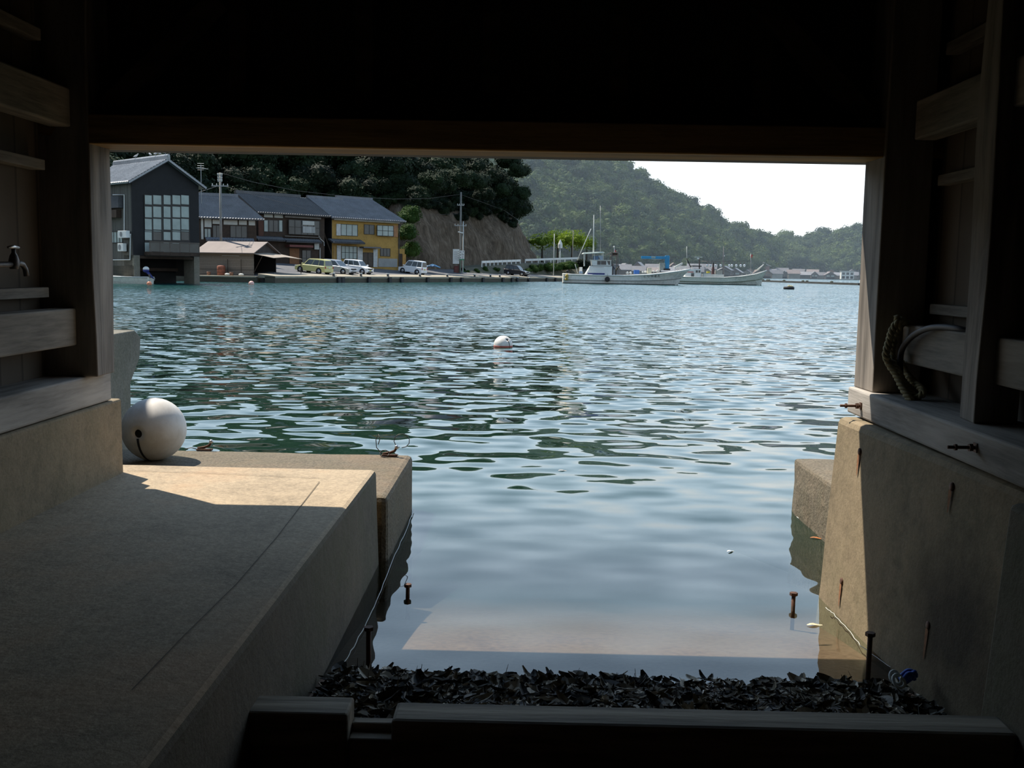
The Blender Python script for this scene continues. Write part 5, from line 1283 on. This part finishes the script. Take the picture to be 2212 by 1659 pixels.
def hull_deck(st, drop):
    m = MB()
    for (x, bd, zd, *_r) in st:
        xd = x[0] if isinstance(x, tuple) else x; m.v += [(xd, -bd * .96, zd - drop), (xd, bd * .96, zd - drop)]
    for i in range(len(st) - 1): m.f.append((2 * i, 2 * i + 1, 2 * i + 3, 2 * i + 2))
    return m
def hull_rail(st, key, r, lift=0.0):
    m = MB()
    for s_ in (-1, 1):
        P = []
        for (x, bd, zd, bk, zk, bw, zw) in st:
            xx = x if isinstance(x, tuple) else (x, x, x); P.append((xx[0], s_ * bd, zd + lift) if key == 'deck' else (xx[1], s_ * bk, zk))
        m.tube(P, r, 6)
    return m
HULLW = concrete('worn_white_hull', (.78, .77, .71), rust=.28, scale=.22, bumpd=.004, speck=.06)
HULLG = concrete('grey_white_hull', (.66, .67, .58), rust=.16, scale=.25, bumpd=.004, speck=.06)
BOOT = plain('dark_antifouling', (.03, .03, .03), .8)
TRIM = plain('grey_rubbing_strake', (.20, .20, .18), .8)

# ---- nearer fishing boat
SB = W(1227, 611, 144); k1 = 144 / FPX
boat = thing('fishing_boat', 'long white fishing boat with a flared bow moored at the end of the quay', 'boat', (SB.x, 144, 0), .02)
st = [(-.75, 1.25, 1.28, 1.2, .50, .9, -.4), (.4, 1.55, 1.22, 1.5, .48, 1.2, -.45), (4, 1.75, 1.17, 1.68, .46, 1.4, -.5), (8, 1.78, 1.20, 1.65, .48, 1.3, -.5), (11, 1.70, 1.36, 1.45, .55, .9, -.5),
      ((13.5, 13.4, 13.2), 1.45, 1.66, 1.0, .68, .45, -.5), ((15.6, 15.1, 14.6), 1.0, 1.98, .5, .84, .12, -.5), ((17.1, 15.9, 15.2), .25, 2.25, .06, .98, .03, -.5)]
hull(st).obj('hull', HULLW, boat)
hull_deck(st, .28).obj('deck', M['offwhite'], boat)
hull_rail(st, 'deck', .10).obj('gunwale', M['white'], boat, True)
hull_rail(st, 'k', .045).obj('rubbing_strake', TRIM, boat, True)
def wl(st, grow=.04):
    q = []
    for (x, bd, zd, bk, zk, bw, zw) in st:
        xx = x if isinstance(x, tuple) else (x, x, x); f = (0.10 - zw) / (zk - zw)
        q.append((tuple([xx[2] + (xx[1] - xx[2]) * f, xx[2] + (xx[1] - xx[2]) * f * .5, xx[2]]), bw + (bk - bw) * f + grow, .10, bw + (bk - bw) * f * .5 + grow, (.10 + zw) / 2, bw + grow, zw))
    return hull(q)
wl(st).obj('waterline_band', BOOT, boat)
def bz(px, py): p = W(px, py, 144); return p.x - SB.x, p.z
def bbox(px0, py0, px1, py1, hw, name, mat, parent=boat, slant=0.0, bevel=.03, y0=None):
    x0, z1 = bz(px0, py0); x1, z0 = bz(px1, py1); y0, y1 = (-hw, hw) if y0 is None else y0
    m = MB().hexa([(x0 - slant, y0, z0), (x1, y0, z0), (x1, y1, z0), (x0 - slant, y1, z0), (x0, y0, z1), (x1, y0, z1), (x1, y1, z1), (x0, y1, z1)])
    return m.obj(name, mat, parent, bevel=bevel)
bbox(1275, 574.4, 1320, 594, 1.15, 'cabin', M['white'], slant=.72)
wh = bbox(1276.5, 562, 1318.5, 574.6, 1.0, 'wheelhouse', M['white'], slant=-.15)
bbox(1275, 561.2, 1320, 562.6, 1.1, 'wheelhouse_roof', M['white'], wh)
for a, b_ in ((1289, 1296), (1297, 1308)): bbox(a, 563.6, b_, 572, 0, 'cabin_window', M['glass'], wh, y0=(-1.03, -.98), bevel=0)
bbox(1310, 563.8, 1316.5, 572, 0, 'cabin_window', M['glass'], wh, y0=(-1.03, -.98), bevel=0, slant=-.2)
bbox(1275.5, 574, 1320.5, 574.8, 1.2, 'cabin_trim', TRIM); bbox(1268, 589.3, 1304.5, 593.4, 0, 'blue_band', plain('navy_paint', (.03, .04, .16), .5), y0=(-1.2, -1.12), bevel=0)
bbox(1279, 577, 1303, 577.7, 0, 'red_line', plain('faded_red_line', (.45, .15, .15), .6), y0=(-1.17, -1.14), bevel=0)
x0, z0 = bz(1257, 547.6); x1, z1 = bz(1305.5, 545.4)
MB().hexa([(x0, -1.0, z0 - .08), (x1, -1.0, z1 - .05), (x1, 1.0, z1 - .05), (x0, 1.0, z0 - .08), (x0 + .2, -.9, z0 + .12), (x1 - .3, -.9, z1 + .10), (x1 - .3, .9, z1 + .10), (x0 + .2, .9, z0 + .12)]).obj('canopy', plain('pale_green_canopy', (.62, .68, .60), .5), boat, bevel=.03)
m = MB()
for px in (1262, 1283, 1302):
    for s_ in (-.85, .85): a, b_ = bz(px, 546.8), bz(px, 575 if px < 1270 else 562); m.tube([(a[0], s_, a[1]), (b_[0], s_, b_[1])], .035, 5)
m.obj('canopy_posts', M['white'], boat)
bbox(1281, 553, 1292, 562, .7, 'upper_console', plain('blue_grey_cover', (.10, .16, .24), .6)); bbox(1291, 552, 1301, 561.5, .7, 'spray_screen', plain('clear_screen', (.30, .36, .42), .3), slant=-.3)
m = MB()
for px in (1320.5, 1333.5):
    for s_ in (-1, 1): a, b_ = bz(px, 545.5), bz(px + .5, 592); m.tube([(a[0], s_, a[1]), (b_[0], s_, b_[1])], .07, 6)
for py in (546, 552.5):
    a, b_ = bz(1320, py), bz(1334, py)
    for s_ in (-1, 1): m.tube([(a[0], s_, a[1]), (b_[0], s_, b_[1])], .06, 5)
    for q in (a, b_): m.tube([(q[0], -1, q[1]), (q[0], 1, q[1])], .06, 5)
a, b_ = bz(1308, 552), bz(1319, 546); m.tube([(a[0], 0, a[1]), (b_[0], 0, b_[1])], .04, 5); m.obj('gantry', plain('brown_grey_steel', (.13, .11, .10), .7), boat)
bbox(1322, 546.5, 1333, 552, .5, 'net_roller', BRN); a = bz(1328, 545); b_ = bz(1326.5, 533)
MB().tube([(a[0], 0, a[1]), (b_[0], 0, b_[1])], .05, 6).ball((b_[0], 0, b_[1]), .12).obj('signal_light', M['white'], boat)
MB().add([(a[0] - .1, 0, a[1] + .05), (a[0] + .25, .03, a[1] + .05), (b_[0] + .1, .05, b_[1] - .3), (a[0] - .1, .05, a[1] + .05), (a[0] + .25, .08, a[1] + .05), (b_[0] + .1, .08, b_[1] - .3)], [(0, 1, 2), (3, 4, 5), (0, 1, 4, 3), (1, 2, 5, 4), (2, 0, 3, 5)]).obj('red_flag', plain('red_cloth', (.55, .03, .04), .8), boat)
def mast(pts, r, name, mat): return MB().tube([(bz(*p)[0], yy, bz(*p)[1]) for p, yy in pts], r, 6).obj(name, mat, boat, True)
mast([((1281.5, 575), 0), ((1282.5, 500), 0), ((1283, 464), 0)], [.13, .10, .05], 'main_mast', M['offwhite']); mast([((1297.5, 546), .3), ((1297.5, 444), .3)], .035, 'radio_aerial', AL)
mast([((1247, 562), .4), ((1277, 494), .2)], .055, 'boom', M['offwhite']); mast([((1247, 590), -.6), ((1241.5, 571), -.8)], .05, 'davit', M['offwhite'])
bbox(1252, 577, 1257.5, 590, .3, 'stern_post', M['white']); bbox(1251, 586, 1258.5, 591, .35, 'blue_tub', plain('grey_blue_tub', (.20, .28, .40), .6))
p0 = bz(1225, 586.5); MB().ball((p0[0], -1.1, p0[1]), .24, 10, 7).obj('stern_lamp', M['black'], boat, True)
x0, z0 = bz(1441, 582)
cr = plain('blue_crane_paint', (.025, .23, .44), .4, 0, .12, 1.5)
bm_ = bbox(1385.6, 553, 1443, 559.8, .22, 'crane_boom', cr, bevel=.04); bbox(1409, 559.6, 1430, 560.6, .12, 'crane_ram', M['offwhite'], bm_); bbox(1407, 553.6, 1416, 558, 0, 'crane_plate', plain('pale_decal', (.30, .36, .34), .6), bm_, y0=(-.24, -.22), bevel=0)
bbox(1437.5, 552, 1445.6, 581.5, .30, 'crane_column', cr, bevel=.05); bbox(1433, 580, 1447, 584, .6, 'crane_base', M['black'])
bbox(1425.5, 568, 1436, 584, .5, 'winch', plain('grey_machinery', (.28, .30, .28), .7, 0, .4, 6)); bbox(1370, 583, 1380.5, 592, .5, 'blue_crate', plain('blue_plastic', (.03, .12, .38), .5)); bbox(1399, 579, 1407, 591, .4, 'cream_locker', plain('cream_paint', (.5, .48, .36), .6))
m = MB(); a, b_ = bz(1457, 581), bz(1475, 570); m.hexa([(a[0], -.25, a[1]), (b_[0], -.12, b_[1] - .1), (b_[0], .12, b_[1] - .1), (a[0], .25, a[1]), (a[0], -.25, a[1] + .35), (b_[0], -.12, b_[1] + .2), (b_[0], .12, b_[1] + .2), (a[0], .25, a[1] + .35)]).obj('bow_cover', M['offwhite'], boat, bevel=.03)
m = MB()
for i in range(6): a = bz(1458 + i * 5, 580 - i * .8); m.tube([(a[0], -.6 + i * .08, a[1] - .5), (a[0], -.6 + i * .08, a[1] + .1)], .035, 5)
a, b_ = bz(1456, 579), bz(1485, 575.5); m.tube([(a[0], -.55, a[1]), (b_[0], -.1, b_[1])], .04, 5); m.obj('bow_railing', M['offwhite'], boat)
m = MB(); rb_ = random.Random(8)
for px in (1355, 1362, 1388, 1394, 1396, 1412, 1420): a = bz(px, 590 - (px - 1350) * .06); m.ball((a[0], rb_.uniform(-.4, .4), a[1]), rb_.uniform(.12, .2), 8, 6)
m.obj('deck_gear', M['offwhite'], boat, True)
def text_on(parent, s, loc, size, rot, mat, name='lettering'):
    c = bpy.data.curves.new(name, 'FONT'); c.body = s; c.size = size; c.align_x = 'CENTER'; c.align_y = 'CENTER'; c.extrude = .004; c.space_character = 1.45
    tmp = bpy.data.objects.new('tmp', c); COL.objects.link(tmp)
    dg = bpy.context.evaluated_depsgraph_get(); me = bpy.data.meshes.new_from_object(tmp.evaluated_get(dg)); bpy.data.objects.remove(tmp)
    me.materials.clear(); me.materials.append(mat)
    o = bpy.data.objects.new(name, me); COL.objects.link(o); o.parent = parent; o.location = loc; o.rotation_euler = rot; return o
def side_y(st, x, z):    # starboard surface of a hull (towards the water)
    for a, b in zip(st, st[1:]):
        xa = a[0][0] if isinstance(a[0], tuple) else a[0]; xb = b[0][0] if isinstance(b[0], tuple) else b[0]
        if xa <= x <= xb:
            u = (x - xa) / (xb - xa); L_ = [p + (q - p) * u for p, q in zip(a[1:], b[1:])]
            f = (z - L_[3]) / (L_[1] - L_[3]); return -(L_[2] + (L_[0] - L_[2]) * f)
    return -1
for i, ch in enumerate('とらゆまた'):
    x, z = bz(1389.5 + i * 7.8, 597.2 - i * .25); y = side_y(st, x, z)
    text_on(boat, ch, (x, y - .05, z), .42, (PI / 2 + .12, 0, .10), INK)
px_t = bz(1309.7, 603)
t_ = thing('tyre_fender', 'black tyre hanging on the side of the nearer fishing boat', 'tyre', (SB.x + px_t[0], 144 + side_y(st, px_t[0], px_t[1]) - .12, px_t[1]))
MB().lathe([(.17, -.09), (.32, -.10), (.36, 0), (.32, .10), (.17, .09)], axis=(0, -1, 0), n=16).obj('tyre', M['black'], t_, True); MB().tube([(0, 0, .3), (.02, .05, .75)], .02, 5).obj('rope', M['rope'], t_)
p_ = bz(1223, 600)
t_ = thing('float_bunch', 'bunch of yellow floats hanging off the stern of the nearer fishing boat', 'floats', (SB.x + p_[0], 144 - 1.62, p_[1]))
m = MB()
for (x, z) in ((-.1, .25), (.12, .2), (0, 0), (-.12, -.22), (.1, -.2), (.05, .42)): m.ball((x, rb_.uniform(-.05, .05), z), .15, 8, 6)
m.obj('yellow_balls', plain('ochre_floats', (.50, .34, .08), .5, 0, .2, 5), t_, True)
MB().tube([(0, .05, -.3), (.02, .12, .7)], .02, 5).obj('rope', M['rope'], t_)

# ---- two people working on deck
def person(px, py_foot, h, label, lean, cloth, hat, yaw=0.0):
    a = W(px, py_foot, 144); t_ = thing('person', label, 'person', (a.x, 144 - .35, a.z), yaw, 'crew on the nearer fishing boat')
    hip = h * .52; L = lean
    J = {'pel': (0, 0, hip), 'che': (L * .30 * h, 0, hip + h * .26 * math.cos(L)), 'nek': (L * .40 * h, 0, hip + h * .33 * math.cos(L)), 'hea': (L * .50 * h, 0, hip + h * .44 * math.cos(L)),
         'lk': (.05, .09, hip * .52), 'lf': (0, .10, .03), 'lt': (.16, .10, .02), 'rk': (.02, -.09, hip * .52), 'rf': (-.05, -.10, .03), 'rt': (.11, -.10, .02),
         'ls': (L * .36 * h, .20, hip + h * .29 * math.cos(L)), 'le': (L * .40 * h + .10, .24, hip + h * .12), 'lw': (L * .40 * h + .30, .20, hip + h * .06),
         'rs': (L * .36 * h, -.20, hip + h * .29 * math.cos(L)), 're': (L * .40 * h + .08, -.25, hip + h * .12), 'rw': (L * .40 * h + .28, -.20, hip + h * .04)}
    R = {'pel': .15, 'che': .17, 'nek': .06, 'hea': .10, 'lk': .075, 'rk': .075, 'lf': .05, 'rf': .05, 'lt': .04, 'rt': .04, 'ls': .075, 'rs': .075, 'le': .05, 're': .05, 'lw': .038, 'rw': .038}
    E = [('pel', 'che'), ('che', 'nek'), ('nek', 'hea'), ('pel', 'lk'), ('lk', 'lf'), ('lf', 'lt'), ('pel', 'rk'), ('rk', 'rf'), ('rf', 'rt'), ('che', 'ls'), ('ls', 'le'), ('le', 'lw'), ('che', 'rs'), ('rs', 're'), ('re', 'rw')]
    for w_ in ('l', 'r'):     # fingers and thumb
        b = Vector(J[w_ + 'w'])
        for k in range(4):
            J[f'{w_}{k}'] = tuple(b + Vector((.08, (k - 1.5) * .018, -.03))); R[f'{w_}{k}'] = .009; E.append((w_ + 'w', f'{w_}{k}'))
        J[w_ + 'th'] = tuple(b + Vector((.03, .05 if w_ == 'r' else -.05, 0))); R[w_ + 'th'] = .010; E.append((w_ + 'w', w_ + 'th'))
    names = list(J); me = bpy.data.meshes.new('body'); me.from_pydata([J[n_] for n_ in names], [(names.index(a), names.index(b)) for a, b in E], [])
    me.materials.append(cloth); o = bpy.data.objects.new('body', me); COL.objects.link(o); o.parent = t_
    md = o.modifiers.new('skin', 'SKIN')
    for n_, sv in zip(names, me.skin_vertices[0].data): sv.radius = (R[n_], R[n_]); sv.use_root = n_ == 'pel'
    o.modifiers.new('smooth', 'SUBSURF').levels = 1
    hd = Vector(J['hea']); sk = plain('skin', (.42, .26, .18), .6)
    m = MB().ball(hd, .105, 12, 9, (1, .85, 1.15)).ball(hd + Vector((.11, 0, -.01)), .02, 6, 4).ball(hd + Vector((0, .09, 0)), .025, 6, 4).ball(hd + Vector((0, -.09, 0)), .025, 6, 4)
    m.obj('face', sk, t_, True)
    MB().ball(hd + Vector((.095, .035, .02)), .012, 6, 4).ball(hd + Vector((.095, -.035, .02)), .012, 6, 4).box(hd.x + .09, hd.x + .10, -.025, .025, hd.z - .06, hd.z - .05).obj('eyes_and_mouth', M['black'], t_, True)
    if hat: MB().lathe([(.15, .04), (.115, .05), (.10, .13), (.03, .15)], hd, (0, 0, 1), 14).obj('cap', hat, t_, True)
    else: MB().ball(hd + Vector((-.015, 0, .03)), .112, 12, 8, (1, .9, 1.05)).obj('hair', M['black'], t_, True)
person(1321.5, 596, 1.62, 'person in dark clothes standing beside the white wheelhouse', .12, plain('dark_work_clothes', (.03, .032, .05), .8), None, -.6)
person(1329.5, 596, 1.55, 'person in a white cap bending over under the boat gantry', .62, plain('olive_work_clothes', (.09, .08, .06), .8), M['white'], .4)

# ---- farther fishing boat
D2 = 165; SB2 = W(1464, 611, D2)
boat2 = thing('fishing_boat', 'white fishing boat with a string of bulb lamps behind the bow of the longer boat', 'boat', (SB2.x, D2, 0), .02)
s2 = [(-.5, 1.2, 1.15, 1.15, .45, .9, -.4), (3, 1.6, 1.10, 1.5, .40, 1.2, -.4), (7, 1.6, 1.10, 1.5, .40, 1.1, -.4), (10, 1.4, 1.35, 1.15, .55, .6, -.4), ((12.4, 12.3, 12.2), 1.0, 1.75, .7, .80, .25, -.4), ((14.2, 13.6, 13.4), .2, 2.35, .06, 1.05, .04, -.4)]
hull(s2).obj('hull', HULLG, boat2); hull_deck(s2, .2).obj('deck', M['offwhite'], boat2); hull_rail(s2, 'deck', .08).obj('gunwale', M['offwhite'], boat2, True); hull_rail(s2, 'k', .06).obj('rubbing_strake', plain('green_strake', (.16, .18, .12), .8), boat2, True)
wl(s2).obj('waterline_band', BOOT, boat2)
def cz(px, py): p = W(px, py, D2); return p.x - SB2.x, p.z
def cbox(px0, py0, px1, py1, hw, name, mat, parent=boat2, bevel=.03, y0=None):
    x0, z1 = cz(px0, py0); x1, z0 = cz(px1, py1); y0, y1 = (-hw, hw) if y0 is None else y0
    return MB().box(x0, x1, y0, y1, z0, z1).obj(name, mat, parent, bevel=bevel)
cb = cbox(1478.5, 581, 1512, 599, .9, 'cabin', M['white']); cbox(1481, 586.5, 1496, 588.5, 0, 'red_stripe', plain('red_paint', (.4, .06, .05), .6), cb, 0, (-.94, -.9))
cbox(1491, 590, 1497, 597.5, 0, 'cabin_door', DGLASS, cb, 0, (-.94, -.9)); cbox(1501, 584, 1505, 589, 0, 'cabin_window', DGLASS, cb, 0, (-.94, -.9)); cbox(1507, 584, 1510.5, 589, 0, 'cabin_window', DGLASS, cb, 0, (-.94, -.9))
cbox(1494, 573.5, 1514, 576, .8, 'awning_roof', M['black']); m = MB()
for px in (1496, 1512):
    a, b_ = cz(px, 575), cz(px, 582)
    for s_ in (-.7, .7): m.tube([(a[0], s_, a[1]), (b_[0], s_, b_[1])], .04, 5)
m.obj('roof_posts', M['white'], boat2); cbox(1518, 592, 1562, 599.5, .7, 'engine_casing', M['offwhite'])
def cm(pts, r, name, mat): return MB().tube([(cz(*p)[0], 0, cz(*p)[1]) for p in pts], r, 6).obj(name, mat, boat2, True)
cm([(1511, 581), (1511, 556)], .10, 'radar_mast', plain('brown_mast', (.12, .09, .08), .7)); a = cz(1509, 555.5); MB().box(a[0] - .62, a[0] + .62, -.08, .08, a[1] - .04, a[1] + .05).obj('radar_bar', M['white'], boat2); MB().ball((a[0] - .05, 0, a[1] - .25), .22, 10, 7, (1, 1, .6)).obj('radar_dome', M['white'], boat2, True)
FUN = plain('dark_red_funnel', (.10, .045, .04), .6)
a, b_ = cz(1537, 593), cz(1543.5, 577); MB().hexa([(a[0], -.3, a[1]), (b_[0], -.3, a[1]), (b_[0], .3, a[1]), (a[0], .3, a[1]), (a[0] + .1, -.2, b_[1]), (b_[0] - .05, -.2, b_[1]), (b_[0] - .05, .2, b_[1]), (a[0] + .1, .2, b_[1])]).obj('funnel', FUN, boat2); cm([(1541, 578), (1541, 567)], .12, 'exhaust_pipe', M['black'])
cm([(1563, 600), (1563, 560), (1563.5, 532)], [.10, .08, .04], 'fore_mast', plain('grey_mast', (.22, .20, .20), .7)); a = cz(1565, 553); MB().ball((a[0], 0, a[1]), .11, 8, 6).obj('mast_lamp', M['white'], boat2, True); cm([(1484, 576), (1483.5, 532)], .04, 'stern_aerial', M['offwhite']); cm([(1483, 558), (1492, 577)], .09, 'stern_crane', M['black'])
cm([(1622.5, 594), (1622.5, 548)], .05, 'bow_pole', AL); a = cz(1622, 549); MB().add([(a[0], 0, a[1]), (a[0] + .4, .03, a[1] - .1), (a[0] + .28, .02, a[1] - .6), (a[0], 0, a[1] - .5), (a[0], .05, a[1]), (a[0] + .4, .08, a[1] - .1), (a[0] + .28, .07, a[1] - .6), (a[0], .05, a[1] - .5)], [(0, 1, 2, 3), (4, 5, 6, 7), (0, 1, 5, 4), (1, 2, 6, 5), (2, 3, 7, 6), (3, 0, 4, 7)]).obj('pennant', plain('orange_red_cloth', (.5, .10, .08), .8), boat2)
cbox(1527, 586, 1533, 590, .3, 'yellow_crate', plain('yellow_plastic', (.5, .42, .05), .5)); cbox(1546, 584, 1559, 594, .5, 'net_rack', plain('pale_rack', (.35, .34, .30), .7))
m = MB(); L_ = [(cz(1511, 564)), (cz(1541, 565.5)), (cz(1563, 564.5)), (cz(1622, 564))]
m.tube([(x, -.1, z) for x, z in L_], .03, 5); m.obj('lamp_cable', M['iron'], boat2, True)
a = cz(1640, 584); m = MB().tube([(a[0] - .3, 0, a[1]), (a[0] + .55, 0, a[1] + .75), (a[0] + .75, 0, a[1] + .95)], [.14, .10, .08], 8); m.obj('bow_post', M['offwhite'], boat2, True)
for i, px in enumerate((1527.5, 1534.8, 1545.8, 1556.8, 1575.4, 1581, 1590.5, 1600, 1608)):
    p = W(px, 566.2, D2)
    t_ = thing('fishing_lamp', 'big clear bulb lamp hanging in the row above the farther fishing boat', 'lamp', (p.x, D2 - .1, p.z - .05), 0, 'fishing lamps on the farther boat')
    MB().lathe([(.05, -.32), (.08, -.12), (.05, -.05), (.02, .06)], n=8).obj('socket', M['iron'], t_, True); MB().ball((0, 0, -.50), .19, 10, 8, (1, 1, 1.3)).obj('bulb', plain('bulb_glass', (.62, .64, .66), .15, 0, .05), t_, True)

# ---- small skiff at the left
p = G(334, 613.5, 0); DS = p.y
sk = thing('skiff', 'small white open skiff with a tilted outboard motor by the black boathouse', 'boat', (p.x - 6, DS, 0), .05)
s3 = [((0, 0, .3), .1, .85, .08, .45, .02, -.2), (1.2, .6, .65, .45, .3, .25, -.25), (3, .85, .52, .75, .22, .5, -.25), (5.6, .85, .52, .78, .22, .6, -.22)]
hull(s3).obj('hull', HULLG, sk); hull_deck(s3, .16).obj('deck', M['offwhite'], sk); hull_rail(s3, 'deck', .05).obj('gunwale', M['offwhite'], sk, True)
om = thing('outboard_motor', 'blue and white outboard motor tilted up on the stern of the skiff', 'outboard motor', (p.x - .35, DS + .1, .55), 0)
BLU = plain('blue_cowling', (.03, .04, .18), .4)
MB().ball((-.35, 0, .62), .26, 12, 8, (1.0, .75, .8)).obj('cowling', M['white'], om, True); MB().ball((-.35, 0, .52), .27, 12, 8, (1.0, .75, .7)).obj('lower_cowling', BLU, om, True)
MB().tube([(-.25, 0, .40), (.05, 0, .05), (.25, 0, -.12)], [.12, .09, .05], 8).obj('leg', BLU, om, True); MB().lathe([(.02, -.05), (.03, .05)], (.30, 0, -.14), (.8, 0, .5), 8).box(.28, .32, -.14, .14, -.16, -.12).box(.28, .32, -.02, .02, -.28, 0).obj('propeller', AL, om); MB().box(-.12, .02, -.12, .12, -.05, .22).obj('clamp', M['iron'], om)
for px, py, c, lab in ((322.5, 615.5, (.62, .22, .12), 'orange ball float beside the outboard motor of the skiff'), (543, 615, (.70, .42, .36), 'pale pink ball float in the water in front of the boat shed')):
    q = G(px, py, 0); t_ = thing('ball_float', lab, 'buoy', (q.x, q.y, .08), 0)
    MB().ball((0, 0, 0), .19 if px < 400 else .24, 14, 10).obj('shell', plain('float_shell', c, .5), t_, True); MB().lathe([(.05, .15), (.04, .24)], n=8).obj('eyelet', M['iron'], t_)
# ---- oyster float and floating boom
q = G(1704, 625, 0); t_ = thing('mooring_raft', 'round dark tyre float heaped with pale rope in the open water', 'float', (q.x, q.y, 0))
MB().lathe([(.5, -.1), (.62, .0), (.64, .2), (.55, .32), (.2, .34)], n=18).obj('float_body', M['black'], t_, True)
m = MB()
for i in range(16): a = rnd.uniform(0, 6.3); d = rnd.uniform(0, .45); m.ball((d * math.cos(a), d * math.sin(a), .34 + .08 * rnd.random()), rnd.uniform(.07, .14), 7, 5)
m.obj('rope_heap', plain('pale_straw_rope', (.48, .43, .24), .9), t_, True)
A, B = G(1642, 608.6, 0), G(1862, 616.3, 0); d = (B - A); ang = math.atan2(d.y, d.x)
t_ = thing('floating_boom', 'long dark floating pontoon lying across the right of the bay', 'pontoon', (A.x, A.y, 0), ang)
MB().box(0, d.length, -.8, .8, -.2, .42).obj('pontoon', plain('weathered_pontoon', (.045, .045, .04), .85, 0, .3, .5), t_); m = MB()
for x in (2, 5, 6, d.length * .28, d.length * .48, d.length * .52, d.length * .75): m.ball((x, 0, .5), .32, 8, 6, (1.6, 1, .6))
m.obj('net_heaps', plain('dark_green_net', (.06, .07, .045), .9), t_, True)
q = W(1860, 612, 206); t_ = thing('channel_post', 'white post at the right end of the floating pontoon', 'post', (q.x, q.y, 0)); MB().lathe([(.35, -.2), (.3, 1.0), (.12, 1.2), (.10, 3.2)], n=8).obj('post_body', M['white'], t_, True); MB().lathe([(.2, 3.2), (.2, 3.5), (.05, 3.7)], n=8).obj('post_lamp', M['offwhite'], t_)

# ---- far village along the shore
def vhouse_parts(seed):
    r = random.Random(seed); w_, d_, h_ = 1.0, 1.0, 1.0; out = []
    wc = [(.16, .13, .11), (.30, .27, .23), (.10, .085, .075), (.24, .17, .12), (.40, .38, .34)][seed % 5]; rc = [(.13, .13, .14), (.09, .09, .10), (.18, .14, .125), (.20, .20, .21)][seed % 4]
    t_ = [('wall', MB().prism([(-.5, 0), (.5, 0), (.5, .6), (0, .98), (-.5, .6)], -.5, .5).mesh('far_wall', plain('far_wall', wc, .85, 0, .2, 2)))]
    m = MB()
    for s_ in (-1, 1): m.hexa([(s_ * .58, -.56, .53), (0, -.56, 1.0), (0, .56, 1.0), (s_ * .58, .56, .53), (s_ * .58, -.56, .58), (0, -.56, 1.05), (0, .56, 1.05), (s_ * .58, .56, .58)])
    t_.append(('roof', m.mesh('far_roof', tile_mat('far_roof_tiles', rc, .5))))
    t_.append(('bay_door', MB().box(-.38, .38, -.52, -.49, .0, .26).mesh('far_bay', M['dark'])))
    m = MB().box(-.36, -.08, -.515, -.49, .36, .54).box(.06, .36, -.515, -.49, .36, .54); t_.append(('upper_windows', m.mesh('far_win', DGLASS if seed % 2 else CURT)))
    return t_
VH = [vhouse_parts(i) for i in range(8)]
SHORE = [(1322, 424), (1400, 436), (1490, 470), (1570, 540), (1660, 600), (1740, 640), (1800, 640), (1880, 625)]
def shore(px):
    for (a, da), (b, db) in zip(SHORE, SHORE[1:]):
        if px <= b: return da + (db - da) * (px - a) / (b - a)
    return SHORE[-1][1]
rv = random.Random(21); i = 0
shp = MB(); prev = None
for px in range(1300, 1960, 20):
    p = W(px, 596, shore(px) - 3); p = Vector((p.x, p.y, 0)); bk = Vector((p.x * 1.07, p.y * 1.07 + 30, 0))
    if prev: shp.quad(prev[0] + Vector((0, 0, .5)), p + Vector((0, 0, .5)), bk + Vector((0, 0, 1.5)), prev[1] + Vector((0, 0, 1.5))); shp.quad(prev[0] - Vector((0, 0, 1)), p - Vector((0, 0, 1)), p + Vector((0, 0, .5)), prev[0] + Vector((0, 0, .5)))
    prev = (p, bk)
tag(shp.obj('shore_ground', M['quay']), 'low stone shore under the far village houses', 'shore', kind='structure')
for row in (0, 1):
    px = 1326.0 + row * 9
    while px < 1885:
        d = shore(px) + row * 13 + rv.uniform(-1, 2); wpx = rv.uniform(5.0, 8.0) * FPX / d * rv.uniform(.75, 1.1)
        p = W(px + wpx / 2, 596, d); k = i % 8
        t_ = thing('shore_house', 'small dark boathouse with a tiled roof in the long far waterfront row' if row == 0 else 'small tiled house in the second row of the far village', 'house', (p.x, p.y, .05 + row * 1.2), -math.atan2(p.x, p.y) + rv.uniform(-.25, .25) + (PI / 2 if rv.random() < .45 else 0), 'houses of the far village')
        for nm, me in VH[k]:
            o = bpy.data.objects.new(nm, me); COL.objects.link(o); o.parent = t_; o.scale = (wpx / FPX * d * .98, 7.0, rv.uniform(3.9, 5.2) * (1.0 if row == 0 else 1.05)) if nm == 'wall' else ls
            if nm == 'wall': ls = o.scale.copy()
        px += wpx * (1.0 if row == 0 else rv.uniform(1.2, 2.2)); i += 1
p = W(1646, 590, 610)
t_ = thing('temple_house', 'taller reddish building with a curved pale roof above the far village', 'building', (p.x, p.y, 1.0))
MB().box(-3.6, 3.6, -3, 3, 0, 6.0).obj('wall', plain('reddish_wall', (.25, .14, .11), .8), t_); m = MB()
for s_ in (-1, 1):
    m.prism([(0, 8.6), (s_ * 2.2, 7.2), (s_ * 4.6, 6.4), (s_ * 4.6, 6.1), (s_ * 2.0, 6.8), (0, 8.1)], -3.4, 3.4)
m.obj('curved_roof', plain('pale_roof', (.50, .48, .45), .5), t_)
p = W(1829, 600, 618); t_ = thing('white_building', 'whitish balconied building on the far shore near the right post', 'building', (p.x, p.y, .4), -.15)
MB().box(-3.6, 3.6, -3, 3, 0, 4.6).obj('wall', M['white'], t_); m = MB().box(-3.9, 3.9, -3.3, 3.3, 4.6, 4.9); m.obj('flat_roof', AL, t_)
for x in (-2.4, 0, 2.4): MB().box(x - .8, x + .8, -3.05, -2.98, 2.6, 3.9).obj('window', M['glass'], t_); MB().box(x - .8, x + .8, -3.05, -2.98, .3, 1.8).obj('bay_door', M['dark'], t_)
